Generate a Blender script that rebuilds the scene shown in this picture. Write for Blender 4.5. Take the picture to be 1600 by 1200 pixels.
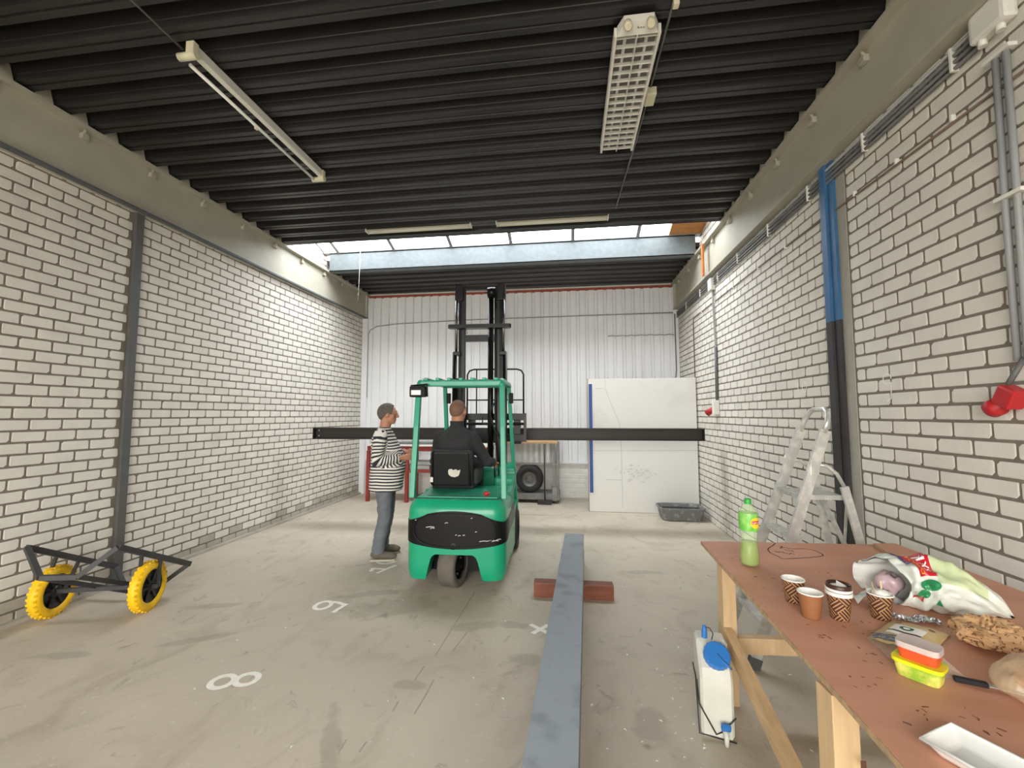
import bpy, bmesh, math, random
from mathutils import Vector, Matrix, noise as mnoise
random.seed(7)
PI = math.pi
SC = bpy.context.scene
C = SC.collection
for o in list(bpy.data.objects):
    bpy.data.objects.remove(o)

# ------------------------------------------------------------------ camera, sky, exposure
cam_d = bpy.data.cameras.new('camera'); cam = bpy.data.objects.new('camera', cam_d); C.objects.link(cam)
cam_d.sensor_width = 36.0; cam_d.lens = 36.0 * 667 / 1600; cam_d.clip_start = 0.02; cam_d.clip_end = 200
cam.location = (0, 0, 1.60); cam.rotation_euler = (math.radians(94.1), 0, math.radians(7.5))
SC.camera = cam

W = bpy.data.worlds.new('overcast_sky'); SC.world = W; W.use_nodes = True
bg = W.node_tree.nodes['Background']
bg.inputs[0].default_value = (1.0, 0.975, 0.93, 1); bg.inputs[1].default_value = 1.0
SKYLIGHT = 1.25          # radiance of the daylit roof panes, same unit as the sky
SC.view_settings.view_transform = 'Standard'; SC.view_settings.look = 'None'
SC.view_settings.gamma = 1.0; SC.view_settings.use_curve_mapping = False
SC.view_settings.exposure = 3.55

# room: X to the right, Y into the depth, camera at X=0, Y=0
XL, XR, YB, YF = -4.25, 2.10, 8.43, -3.6
ZB, ZT = 3.60, 4.12       # roof beam underside / top
DECK = 4.14               # underside of the roof deck
SKY0, SKY1 = 5.76, 6.84   # rooflight opening

# light portals in the openings the place has (they guide sky sampling, they emit nothing)
def portal(loc, rot, sx, sy):
    l = bpy.data.lights.new('daylight_portal', 'AREA'); l.shape = 'RECTANGLE'; l.size = sx; l.size_y = sy
    l.cycles.is_portal = True
    o = bpy.data.objects.new('daylight_portal', l); C.objects.link(o); o.location = loc; o.rotation_euler = rot
portal((-1.05, YF, 1.85), (PI / 2, 0, 0), 5.4, 3.7)

# ------------------------------------------------------------------ helpers
def srgb(r, g, b):
    f = lambda c: c / 12.92 if c <= 0.04045 else ((c + 0.055) / 1.055) ** 2.4
    return (f(r / 255), f(g / 255), f(b / 255), 1.0)

MATS = {}
def mat(name, rgb, rough=0.6, metal=0.0, var=0.0, vscale=6.0, bump=0.0, bscale=40.0, rgb2=None, trans=0.0, alpha=1.0,
        emit=0.0, coat=0.0, ior=1.45, island=0.0, stretch=None, thresh=None, spec=None, local=False, sss=0.0):
    """Principled material: base colour, second colour mixed in by noise, bump by noise."""
    m = bpy.data.materials.new(name); m.use_nodes = True
    nt = m.node_tree; N = nt.nodes; Lk = nt.links
    b = N['Principled BSDF']
    c1 = srgb(*rgb)
    b.inputs['Roughness'].default_value = rough; b.inputs['Metallic'].default_value = metal
    b.inputs['IOR'].default_value = ior; b.inputs['Transmission Weight'].default_value = trans
    b.inputs['Alpha'].default_value = alpha; b.inputs['Coat Weight'].default_value = coat
    if spec is not None: b.inputs['Specular IOR Level'].default_value = spec
    if sss: b.inputs['Subsurface Weight'].default_value = sss
    b.inputs['Base Color'].default_value = c1
    if emit:
        b.inputs['Emission Color'].default_value = c1; b.inputs['Emission Strength'].default_value = emit
    co = None
    if var or bump or rgb2:
        if local:
            tc = N.new('ShaderNodeTexCoord'); co = tc.outputs['Object']
        else:
            g = N.new('ShaderNodeNewGeometry'); co = g.outputs['Position']
        if stretch:
            mp = N.new('ShaderNodeMapping'); mp.inputs['Scale'].default_value = stretch
            Lk.new(co, mp.inputs['Vector']); co = mp.outputs['Vector']
    last = None
    if var or rgb2:
        t = N.new('ShaderNodeTexNoise'); t.inputs['Scale'].default_value = vscale; t.inputs['Detail'].default_value = 5
        Lk.new(co, t.inputs['Vector'])
        r = N.new('ShaderNodeValToRGB')
        a, z = thresh if thresh else (0.32, 0.68)
        r.color_ramp.elements[0].position = a; r.color_ramp.elements[1].position = z
        if rgb2:
            r.color_ramp.elements[0].color = c1; r.color_ramp.elements[1].color = srgb(*rgb2)
        else:
            r.color_ramp.elements[0].color = tuple(x * (1 - var) for x in c1[:3]) + (1,)
            r.color_ramp.elements[1].color = tuple(min(1, x * (1 + var)) for x in c1[:3]) + (1,)
        Lk.new(t.outputs['Fac'], r.inputs['Fac']); last = r.outputs['Color']
    if island:
        g2 = N.new('ShaderNodeNewGeometry'); hs = N.new('ShaderNodeHueSaturation')
        mr = N.new('ShaderNodeMapRange'); mr.inputs['To Min'].default_value = 1 - island; mr.inputs['To Max'].default_value = 1 + island
        Lk.new(g2.outputs['Random Per Island'], mr.inputs['Value']); Lk.new(mr.outputs['Result'], hs.inputs['Value'])
        if last is not None: Lk.new(last, hs.inputs['Color'])
        else: hs.inputs['Color'].default_value = c1
        last = hs.outputs['Color']
    if last is not None: Lk.new(last, b.inputs['Base Color'])
    if bump:
        t2 = N.new('ShaderNodeTexNoise'); t2.inputs['Scale'].default_value = bscale; t2.inputs['Detail'].default_value = 4
        Lk.new(co, t2.inputs['Vector'])
        bp = N.new('ShaderNodeBump'); bp.inputs['Strength'].default_value = bump; bp.inputs['Distance'].default_value = 0.01
        Lk.new(t2.outputs['Fac'], bp.inputs['Height']); Lk.new(bp.outputs['Normal'], b.inputs['Normal'])
    MATS[name] = m
    return m

def V(*a): return Vector(a if len(a) > 1 else a[0])

class MB:
    """Collects simple shapes; build() links them as ONE mesh object."""
    def __init__(s): s.v = []; s.f = []; s.sm = []; s.mi = []; s.cur = 0; s.X = None
    def add(s, vs, fs, smooth=False):
        n = len(s.v)
        s.v += [tuple(s.X @ Vector(p)) if s.X is not None else tuple(p) for p in vs]
        s.f += [tuple(i + n for i in f) for f in fs]
        s.sm += [smooth] * len(fs); s.mi += [s.cur] * len(fs)
        return s
    def box(s, c, d, R=None, bev=0.0):
        x, y, z = d[0] / 2, d[1] / 2, d[2] / 2
        c = Vector(c)
        if not bev:
            vs = [Vector((a * x, b * y, e * z)) for a in (-1, 1) for b in (-1, 1) for e in (-1, 1)]
            fs = [(0, 1, 3, 2), (4, 6, 7, 5), (0, 4, 5, 1), (2, 3, 7, 6), (0, 2, 6, 4), (1, 5, 7, 3)]
        else:
            bm = bmesh.new(); bmesh.ops.create_cube(bm, size=1.0)
            for v in bm.verts: v.co = Vector((v.co.x * d[0], v.co.y * d[1], v.co.z * d[2]))
            bmesh.ops.bevel(bm, geom=list(bm.edges), offset=bev, segments=2, profile=0.6, affect='EDGES', clamp_overlap=True)
            bm.verts.index_update()
            vs = [v.co.copy() for v in bm.verts]; fs = [tuple(v.index for v in f.verts) for f in bm.faces]; bm.free()
        if R is not None: vs = [R @ v for v in vs]
        return s.add([c + v for v in vs], fs)
    def box2(s, lo, hi, bev=0.0):
        return s.box([(a + b) / 2 for a, b in zip(lo, hi)], [abs(b - a) for a, b in zip(lo, hi)], None, bev)
    def bar(s, p, q, w, h, up=(0, 0, 1), bev=0.0):
        p, q = Vector(p), Vector(q); t = (q - p); L = t.length; t = t / L
        u = Vector(up)
        if abs(t.dot(u)) > 0.98: u = Vector((0, 1, 0))
        sd = t.cross(u).normalized(); u = sd.cross(t).normalized()
        R = Matrix((sd, t, u)).transposed()
        return s.box((p + q) / 2, (w, L, h), R, bev)
    def tube(s, path, r, n=8, cap=True, closed=False):
        P = [Vector(p) for p in path]; m = len(P)
        rr = r if isinstance(r, (list, tuple)) else [r] * m
        vs = []; prev = None
        for i in range(m):
            if closed: t = P[(i + 1) % m] - P[i - 1]
            else: t = P[min(i + 1, m - 1)] - P[max(i - 1, 0)]
            t.normalize()
            if prev is None:
                a = Vector((0, 0, 1)) if abs(t.z) < 0.9 else Vector((1, 0, 0))
                prev = (a - t * a.dot(t)).normalized()
            else:
                prev = prev - t * prev.dot(t)
                prev = prev.normalized() if prev.length > 1e-6 else t.orthogonal().normalized()
            w = t.cross(prev)
            for k in range(n):
                a = 2 * PI * k / n
                vs.append(P[i] + (prev * math.cos(a) + w * math.sin(a)) * rr[i])
        fs = []
        for i in range(m if closed else m - 1):
            j = (i + 1) % m
            for k in range(n):
                fs.append((i * n + k, i * n + (k + 1) % n, j * n + (k + 1) % n, j * n + k))
        s.add(vs, fs, True)
        if cap and not closed:
            n0 = len(s.v) - len(vs)
            s.f.append(tuple(n0 + k for k in range(n))[::-1]); s.sm.append(False); s.mi.append(s.cur)
            s.f.append(tuple(n0 + (m - 1) * n + k for k in range(n))); s.sm.append(False); s.mi.append(s.cur)
        return s
    def lathe(s, prof, n=24, M=None, smooth=True, cap=True):
        vs = []
        for r, z in prof:
            for k in range(n):
                a = 2 * PI * k / n; vs.append(Vector((r * math.cos(a), r * math.sin(a), z)))
        fs = []
        for i in range(len(prof) - 1):
            for k in range(n):
                fs.append((i * n + k, i * n + (k + 1) % n, (i + 1) * n + (k + 1) % n, (i + 1) * n + k))
        if M is not None: vs = [M @ v for v in vs]
        s.add(vs, fs, smooth)
        if cap:
            n0 = len(s.v) - len(vs)
            for i, rev in ((0, True), (len(prof) - 1, False)):
                if prof[i][0] > 1e-5:
                    q = tuple(n0 + i * n + k for k in range(n))
                    s.f.append(q[::-1] if rev else q); s.sm.append(False); s.mi.append(s.cur)
        return s
    def prism(s, poly, a, b, frame=None):
        """poly: 2D points; extruded from a to b along the third axis. frame(x,y,t)->3D"""
        fr = frame or (lambda x, y, t: (x, y, t)); n = len(poly)
        vs = [fr(x, y, a) for x, y in poly] + [fr(x, y, b) for x, y in poly]
        fs = [tuple(range(n))[::-1], tuple(range(n, 2 * n))] + [(i, (i + 1) % n, n + (i + 1) % n, n + i) for i in range(n)]
        return s.add(vs, fs)
    def grid(s, fn, nu, nv, smooth=True, wrap=False):
        vs = [fn(i / nu, j / nv) for j in range(nv + 1) for i in range(nu + 1)]
        fs = [(j * (nu + 1) + i, j * (nu + 1) + i + 1, (j + 1) * (nu + 1) + i + 1, (j + 1) * (nu + 1) + i) for j in range(nv) for i in range(nu)]
        return s.add(vs, fs, smooth)
    def ell(s, c, r, R=None, n=16, m=10):
        c = Vector(c); vs = []; 
        for j in range(1, m):
            th = PI * j / m
            for i in range(n):
                ph = 2 * PI * i / n
                v = Vector((r[0] * math.sin(th) * math.cos(ph), r[1] * math.sin(th) * math.sin(ph), r[2] * math.cos(th)))
                vs.append(c + (R @ v if R is not None else v))
        z = Vector((0, 0, r[2])); z = R @ z if R is not None else z
        vs += [c + z, c - z]; k = len(vs)
        fs = [(j * n + i, (j + 1) * n + i, (j + 1) * n + (i + 1) % n, j * n + (i + 1) % n) for j in range(m - 2) for i in range(n)]
        fs += [(k - 2, i, (i + 1) % n) for i in range(n)]
        fs += [(k - 1, (m - 2) * n + (i + 1) % n, (m - 2) * n + i) for i in range(n)]
        return s.add(vs, fs, True)
    def limb(s, path, rad, n=12):
        """closed tapered chain with rounded ends"""
        P = [Vector(p) for p in path]; rr = list(rad)
        for idx, (a, b) in ((0, (0, 1)), (-1, (-1, -2))):
            d = (P[a] - P[b]).normalized(); r = rr[a]; base = P[a]
            ext = [(base + d * r * math.sin(t), r * math.cos(t)) for t in (0.5, 1.0, 1.4)]
            if idx == 0:
                for q, w in ext: P.insert(0, q); rr.insert(0, max(w, 0.001))
            else:
                for q, w in ext: P.append(q); rr.append(max(w, 0.001))
        return s.tube(P, rr, n)
    def mesh(s, name):
        me = bpy.data.meshes.new(name); me.from_pydata([tuple(v) for v in s.v], [], s.f)
        me.polygons.foreach_set('use_smooth', s.sm); me.polygons.foreach_set('material_index', s.mi)
        me.update(); return me

def fix(me):
    bm = bmesh.new(); bm.from_mesh(me); bmesh.ops.recalc_face_normals(bm, faces=bm.faces); bm.to_mesh(me); bm.free()

def link(name, me, ms, parent=None):
    o = bpy.data.objects.new(name, me); C.objects.link(o)
    for m in (ms if isinstance(ms, (list, tuple)) else [ms]):
        if m is not None and me is not None and m.name not in [q.name for q in me.materials if q]: me.materials.append(m)
    if parent is not None: o.parent = parent
    return o

def tag(o, label, cat=None, group=None, kind=None):
    if label: o['label'] = label
    if cat: o['category'] = cat
    if group: o['group'] = group
    if kind: o['kind'] = kind
    return o

def thing(name, label, cat, loc=(0, 0, 0), rz=0.0, group=None):
    o = bpy.data.objects.new(name, None); C.objects.link(o); o.empty_display_size = 0.1
    o.location = loc; o.rotation_euler = (0, 0, rz)
    return tag(o, label, cat, group)

def rootM(o):
    Mx = Matrix.Translation(o.location) @ o.rotation_euler.to_matrix().to_4x4()
    return Mx

def part(name, mb, ms, parent, world=True, label=None, kind=None, fixn=True):
    """mesh part; world=True: vertices were given in world coordinates"""
    if world:
        p = parent; Ms = []
        while p is not None: Ms.append(rootM(p)); p = p.parent
        M = Matrix.Identity(4)
        for q in reversed(Ms): M = M @ q
        inv = M.inverted(); mb.v = [tuple(inv @ Vector(v)) for v in mb.v]
    me = mb.mesh(name)
    if fixn: fix(me)
    o = link(name, me, ms, parent)
    if label: o['label'] = label
    if kind: o['kind'] = kind
    return o

def single(name, mb, ms, label, cat, group=None, kind=None):
    """one-mesh thing, origin moved to the middle of its base"""
    xs = [v[0] for v in mb.v]; ys = [v[1] for v in mb.v]; zs = [v[2] for v in mb.v]
    c = Vector(((min(xs) + max(xs)) / 2, (min(ys) + max(ys)) / 2, min(zs)))
    mb.v = [tuple(Vector(v) - c) for v in mb.v]
    me = mb.mesh(name); fix(me); o = link(name, me, ms); o.location = c
    return tag(o, label, cat, group, kind)

def struct(name, mb, ms, label=None):
    me = mb.mesh(name); fix(me); o = link(name, me, ms); o['kind'] = 'structure'
    if label: o['label'] = label
    return o

def dup(root, loc=None, rz=None, label=None):
    r = root.copy(); C.objects.link(r)
    if loc is not None: r.location = loc
    if rz is not None: r.rotation_euler = (0, 0, rz)
    if label: r['label'] = label
    for ch in [q for q in bpy.data.objects if q.parent == root]:
        c = ch.copy(); C.objects.link(c); c.parent = r
        for g in [q for q in bpy.data.objects if q.parent == ch]:
            d = g.copy(); C.objects.link(d); d.parent = c
    return r

def fuse(mb, voxel=0.007, smooth=2, fac=0.5, name='m'):
    """voxel-remesh overlapping closed shapes into one continuous surface"""
    me = mb.mesh(name); o = bpy.data.objects.new(name, me); C.objects.link(o)
    r = o.modifiers.new('r', 'REMESH'); r.mode = 'VOXEL'; r.voxel_size = voxel; r.use_smooth_shade = True
    if smooth:
        sm = o.modifiers.new('s', 'SMOOTH'); sm.iterations = smooth; sm.factor = fac
    dg = bpy.context.evaluated_depsgraph_get(); dg.update()
    new = bpy.data.meshes.new_from_object(o.evaluated_get(dg), depsgraph=dg)
    bpy.data.objects.remove(o); bpy.data.meshes.remove(me)
    new.name = name
    new.polygons.foreach_set('use_smooth', [True] * len(new.polygons))
    new.materials.clear()
    return new

def text_mb(txt, size, fr, ext=0.0006, align='CENTER'):
    """flat lettering as mesh: fr(x, y, t)->3D maps the text plane into space"""
    cu = bpy.data.curves.new('t', 'FONT'); cu.body = txt; cu.size = size; cu.align_x = align; cu.align_y = 'CENTER'
    cu.resolution_u = 2; cu.extrude = 0.0
    o = bpy.data.objects.new('t', cu); C.objects.link(o)
    dg = bpy.context.evaluated_depsgraph_get(); dg.update()
    me = bpy.data.meshes.new_from_object(o.evaluated_get(dg), depsgraph=dg)
    bpy.data.objects.remove(o); bpy.data.curves.remove(cu)
    mb = MB(); mb.add([fr(v.co.x, v.co.y, ext) for v in me.vertices], [tuple(p.vertices) for p in me.polygons])
    bpy.data.meshes.remove(me); return mb

def ribbon(mb, pts, w, fr, closed=False):
    """flat painted stroke of width w through 2D points; fr(x,y)->3D"""
    P = [Vector(p) for p in pts]; n = len(P); vs = []
    for i in range(n):
        t = (P[(i + 1) % n] - P[i - 1]) if closed else (P[min(i + 1, n - 1)] - P[max(i - 1, 0)])
        t.normalize(); q = Vector((-t.y, t.x)) * w / 2
        a, b = P[i] + q, P[i] - q
        vs += [fr(a.x, a.y), fr(b.x, b.y)]
    m = n if closed else n - 1
    fs = [(2 * i, 2 * i + 1, 2 * ((i + 1) % n) + 1, 2 * ((i + 1) % n)) for i in range(m)]
    return mb.add(vs, fs)

def arc(cx, cy, rx, ry, a0, a1, n=16):
    return [(cx + rx * math.cos(a0 + (a1 - a0) * i / n), cy + ry * math.sin(a0 + (a1 - a0) * i / n)) for i in range(n + 1)]
# ------------------------------------------------------------------ materials of the setting
m_brick = mat('white_sandlime_brick', (213, 209, 199), 0.85, var=0.05, vscale=5, bump=0.25, bscale=60, island=0.05)
m_smear = mat('cement_smeared_brick', (172, 166, 154), 0.9, var=0.10, vscale=7, bump=0.4, bscale=30, island=0.04)
m_mortar = mat('grey_mortar', (124, 115, 105), 0.95, var=0.10, vscale=9, bump=0.5, bscale=80)
m_clad = mat('white_painted_sheet_metal', (226, 227, 228), 0.45, var=0.04, vscale=3, stretch=(1, 1, 0.25))
m_block = mat('white_painted_brick', (222, 220, 214), 0.75, var=0.05, vscale=8, bump=0.2, bscale=50, island=0.03)
m_beam = mat('beige_painted_steel', (172, 168, 152), 0.6, var=0.06, vscale=4, bump=0.06, bscale=25)
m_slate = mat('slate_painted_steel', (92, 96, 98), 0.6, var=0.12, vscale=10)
m_postdark = mat('dark_grey_post_paint', (88, 88, 86), 0.6, var=0.10, vscale=8)
m_deck = mat('dark_roof_deck_steel', (45, 44, 44), 0.40, metal=0.15, var=0.16, vscale=3.0, stretch=(0.6, 4, 4), bump=0.05, bscale=30)
m_slab = mat('roof_board', (70, 68, 66), 0.9)
m_lintel = mat('galvanised_lintel', (104, 112, 114), 0.55, metal=0.05, var=0.10, vscale=14, bump=0.12, bscale=45)
m_ply = mat('orange_plywood', (190, 132, 78), 0.6, var=0.14, vscale=5, stretch=(1, 5, 1))
m_rust = mat('rusty_red_primer', (150, 72, 48), 0.7, var=0.2, vscale=12)
m_pane = mat('daylit_translucent_pane', (246, 250, 255), 0.5, emit=SKYLIGHT)
m_winframe = mat('rooflight_bar', (150, 152, 150), 0.5, var=0.05)
m_paint = mat('white_floor_paint', (240, 238, 228), 0.8, var=0.05, vscale=30)
m_chalk = mat('chalk_line', (228, 226, 222), 0.9)
m_ground = mat('outdoor_paving', (150, 146, 138), 0.9, var=0.1, vscale=2)

def floor_material():
    m = bpy.data.materials.new('worn_concrete'); m.use_nodes = True
    nt = m.node_tree; N = nt.nodes; K = nt.links; b = N['Principled BSDF']
    g = N.new('ShaderNodeNewGeometry'); pos = g.outputs['Position']
    def nz(scale, det=6, st=(1, 1, 1), dist=0.0):
        mp = N.new('ShaderNodeMapping'); mp.inputs['Scale'].default_value = st; K.new(pos, mp.inputs['Vector'])
        t = N.new('ShaderNodeTexNoise'); t.inputs['Scale'].default_value = scale; t.inputs['Detail'].default_value = det
        t.inputs['Distortion'].default_value = dist; K.new(mp.outputs['Vector'], t.inputs['Vector']); return t.outputs['Fac']
    def ramp(fac, p0, p1):
        r = N.new('ShaderNodeMapRange'); r.inputs['From Min'].default_value = p0; r.inputs['From Max'].default_value = p1
        K.new(fac, r.inputs['Value']); return r.outputs['Result']
    def mix(f, a, bb):
        mx = N.new('ShaderNodeMix'); mx.data_type = 'RGBA'
        K.new(f, mx.inputs['Factor'])
        for s, i in ((a, 6), (bb, 7)):
            if isinstance(s, tuple): mx.inputs[i].default_value = s
            else: K.new(s, mx.inputs[i])
        return mx.outputs[2]
    def math_(op, a, bb):
        q = N.new('ShaderNodeMath'); q.operation = op
        for s, i in ((a, 0), (bb, 1)):
            if isinstance(s, (int, float)): q.inputs[i].default_value = s
            else: K.new(s, q.inputs[i])
        return q.outputs[0]
    col = mix(ramp(nz(0.9, 7, dist=0.6), 0.35, 0.68), srgb(196, 186, 168), srgb(184, 175, 158))
    col = mix(ramp(nz(3.2, 8, (1, 0.7, 1), 1.2), 0.52, 0.78), col, srgb(168, 157, 138))
    col = mix(ramp(nz(5.5, 9, (1, 0.8, 1), 2.0), 0.62, 0.76), col, srgb(156, 146, 129))
    col = mix(ramp(nz(26, 4), 0.62, 0.80), col, srgb(204, 197, 183))
    # spilled-oil and water stains, plus one painted beam shadow: fixed patches with ragged edges
    sep = N.new('ShaderNodeSeparateXYZ'); K.new(pos, sep.inputs[0])
    rag = math_('MULTIPLY', math_('SUBTRACT', nz(8, 6), 0.5), 3.2)
    st = None
    for (x, y, rx, ry, a) in ((-1.42, 3.55, .42, .17, .4), (-0.72, 3.30, .22, .07, .3), (-2.62, 2.85, .26, .05, .55), (-0.42, 3.35, .12, .06, 0),
                              (-2.95, 3.35, .22, .05, .3), (-3.35, 2.55, .2, .05, .2), (-0.95, 2.55, .10, .05, 0), (-0.30, 2.9, .10, .08, 0),
                              (-1.75, 3.75, .30, .06, .4), (-1.0, 6.95, .8, .05, 0), (0.75, 4.6, .22, .06, 0), (0.4, 2.4, .10, .16, 0), (-1.15, 2.05, .05, .3, .5)):  # the long strip near the back is the lifted beam's shadow, painted in
        dx = math_('SUBTRACT', sep.outputs[0], x); dy = math_('SUBTRACT', sep.outputs[1], y)
        c, s_ = math.cos(a), math.sin(a)
        u = math_('DIVIDE', math_('ADD', math_('MULTIPLY', dx, c), math_('MULTIPLY', dy, s_)), rx)
        w = math_('DIVIDE', math_('SUBTRACT', math_('MULTIPLY', dy, c), math_('MULTIPLY', dx, s_)), ry)
        d = math_('ADD', math_('ADD', math_('MULTIPLY', u, u), math_('MULTIPLY', w, w)), rag)
        k = ramp(d, 1.2, 0.5)
        st = k if st is None else math_('MAXIMUM', st, k)
    col = mix(math_('MULTIPLY', st, 0.36), col, srgb(132, 124, 110))
    K.new(col, b.inputs['Base Color'])
    ro = N.new('ShaderNodeMapRange'); ro.inputs['To Min'].default_value = 0.50; ro.inputs['To Max'].default_value = 0.75
    K.new(nz(2.0, 5), ro.inputs['Value']); K.new(ro.outputs['Result'], b.inputs['Roughness'])
    b.inputs['Specular IOR Level'].default_value = 0.35
    bp = N.new('ShaderNodeBump'); bp.inputs['Strength'].default_value = 0.12; bp.inputs['Distance'].default_value = 0.01
    K.new(nz(30, 6), bp.inputs['Height']); K.new(bp.outputs['Normal'], b.inputs['Normal'])
    return m
m_floor = floor_material()

# ------------------------------------------------------------------ floor and painted marks
f = MB().box2((XL - 0.3, YF - 0.3, -0.15), (XR + 0.3, YB + 0.3, 0.0))
floor = struct('floor', f, m_floor)
gnd = struct('ground', MB().box2((-25, -30, -0.16), (25, YF - 0.3, -0.02)), m_ground)
fl = lambda x, y: (x, y, 0.0015)
# numbers are painted to be read from the left wall: glyph up = -X ... glyph right = +Y
def painted(name, strokes, label):
    mb = MB()
    for k, (pts, cl) in enumerate(strokes): ribbon(mb, pts, 0.036, lambda x, y: (x, y, .0012 + .0006 * k), cl)
    o = part(name, mb, m_paint, floor, label=label); return o
def ov(cx, cy, rx, ry): return [(cx + rx * math.cos(2 * PI * i / 22), cy + ry * math.sin(2 * PI * i / 22)) for i in range(22)]
painted('painted_number', [(ov(-2.075, 2.435, .062, .062), True), (ov(-1.945, 2.475, .062, .058), True)], 'white painted figure 8 on the concrete')
painted('painted_number', [(ov(-2.06, 3.475, .062, .075), True), ([(-2.02, 3.545), (-1.96, 3.54), (-1.885, 3.505), (-1.885, 3.50)], False),
                           ([(-1.875, 3.525), (-1.895, 3.42), (-1.905, 3.36)], False)], 'white painted figure 9 on the concrete')
painted('painted_number', [([(-2.055, 4.345), (-1.90, 4.345)], False), ([(-1.835, 4.47), (-1.89, 4.34), (-1.935, 4.225)], False), ([(-2.03, 4.36), (-2.02, 4.26)], False),
                           (arc(-1.99, 4.60, .10, .11, PI * 1.1, PI * 1.95), False)], 'white painted figure 10 on the concrete')
painted('painted_cross', [([(-0.302, 3.375), (-0.155, 3.255)], False), ([(-0.166, 3.385), (-0.275, 3.240)], False)], 'white painted cross beside the steel beam')
flk = MB()
rr = random.Random(3)
for _ in range(90):
    x, y = rr.choice([(rr.gauss(-.2, 1.1), rr.uniform(1.8, 5)), (rr.gauss(.5, .35), rr.gauss(2.9, .7)), (rr.gauss(.6, .15), rr.gauss(2.6, .3))])
    if x < -3.9 or x > 1.9: continue
    a = rr.uniform(0, 6.28); s_ = rr.uniform(.004, .014)
    flk.add([(x + s_ * math.cos(a + t) * k, y + s_ * math.sin(a + t) * k, 0.002 + 0.003 * (i % 2)) for i, (t, k) in enumerate(((0, 1), (1.7, .6), (3.2, 1), (4.6, .5)))], [(0, 1, 2, 3)])
part('paint_flakes', flk, m_paint, floor, kind='stuff')

# ------------------------------------------------------------------ brick walls
BL, BH, JT = 0.2213, 0.092, 0.016
def brick_mesh(w, seed, m, name):
    """one brick seen from its face: local x along the wall, y out of the wall, z up"""
    r = random.Random(seed); h = BH - JT; e = 0.004; d = 0.0055
    def J(k): return r.uniform(-k, k)
    out = [(-w / 2 + J(.0015), -h / 2 + J(.0015)), (w / 2 + J(.0015), -h / 2 + J(.0015)), (w / 2 + J(.0015), h / 2 + J(.0015)), (-w / 2 + J(.0015), h / 2 + J(.0015))]
    P = []
    for i, (x, z) in enumerate(out):      # cut corners: some are chipped
        c = r.choice((.004, .005, .006, .008, .008, .016))
        px, pz = out[i - 1]; nx, nz = out[(i + 1) % 4]
        for (qx, qz) in ((px, pz), (nx, nz)):
            L = math.hypot(qx - x, qz - z); P.append((x + (qx - x) * c / L, z + (qz - z) * c / L))
    n = len(P)
    vs = [(x, -0.012, z) for x, z in P] + [(x, d - .002, z) for x, z in P]
    vs += [(x * (1 - e / (w / 2)), d + J(.0008), z * (1 - e / (h / 2))) for x, z in P]
    fs = [tuple(range(2 * n, 3 * n))]
    for k in (0, n): fs += [(k + i, k + (i + 1) % n, k + n + (i + 1) % n, k + n + i) for i in range(n)]
    me = bpy.data.meshes.new(name); me.from_pydata(vs, [], fs); me.update(); fix(me); me.materials.append(m)
    return me, vs, fs

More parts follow.
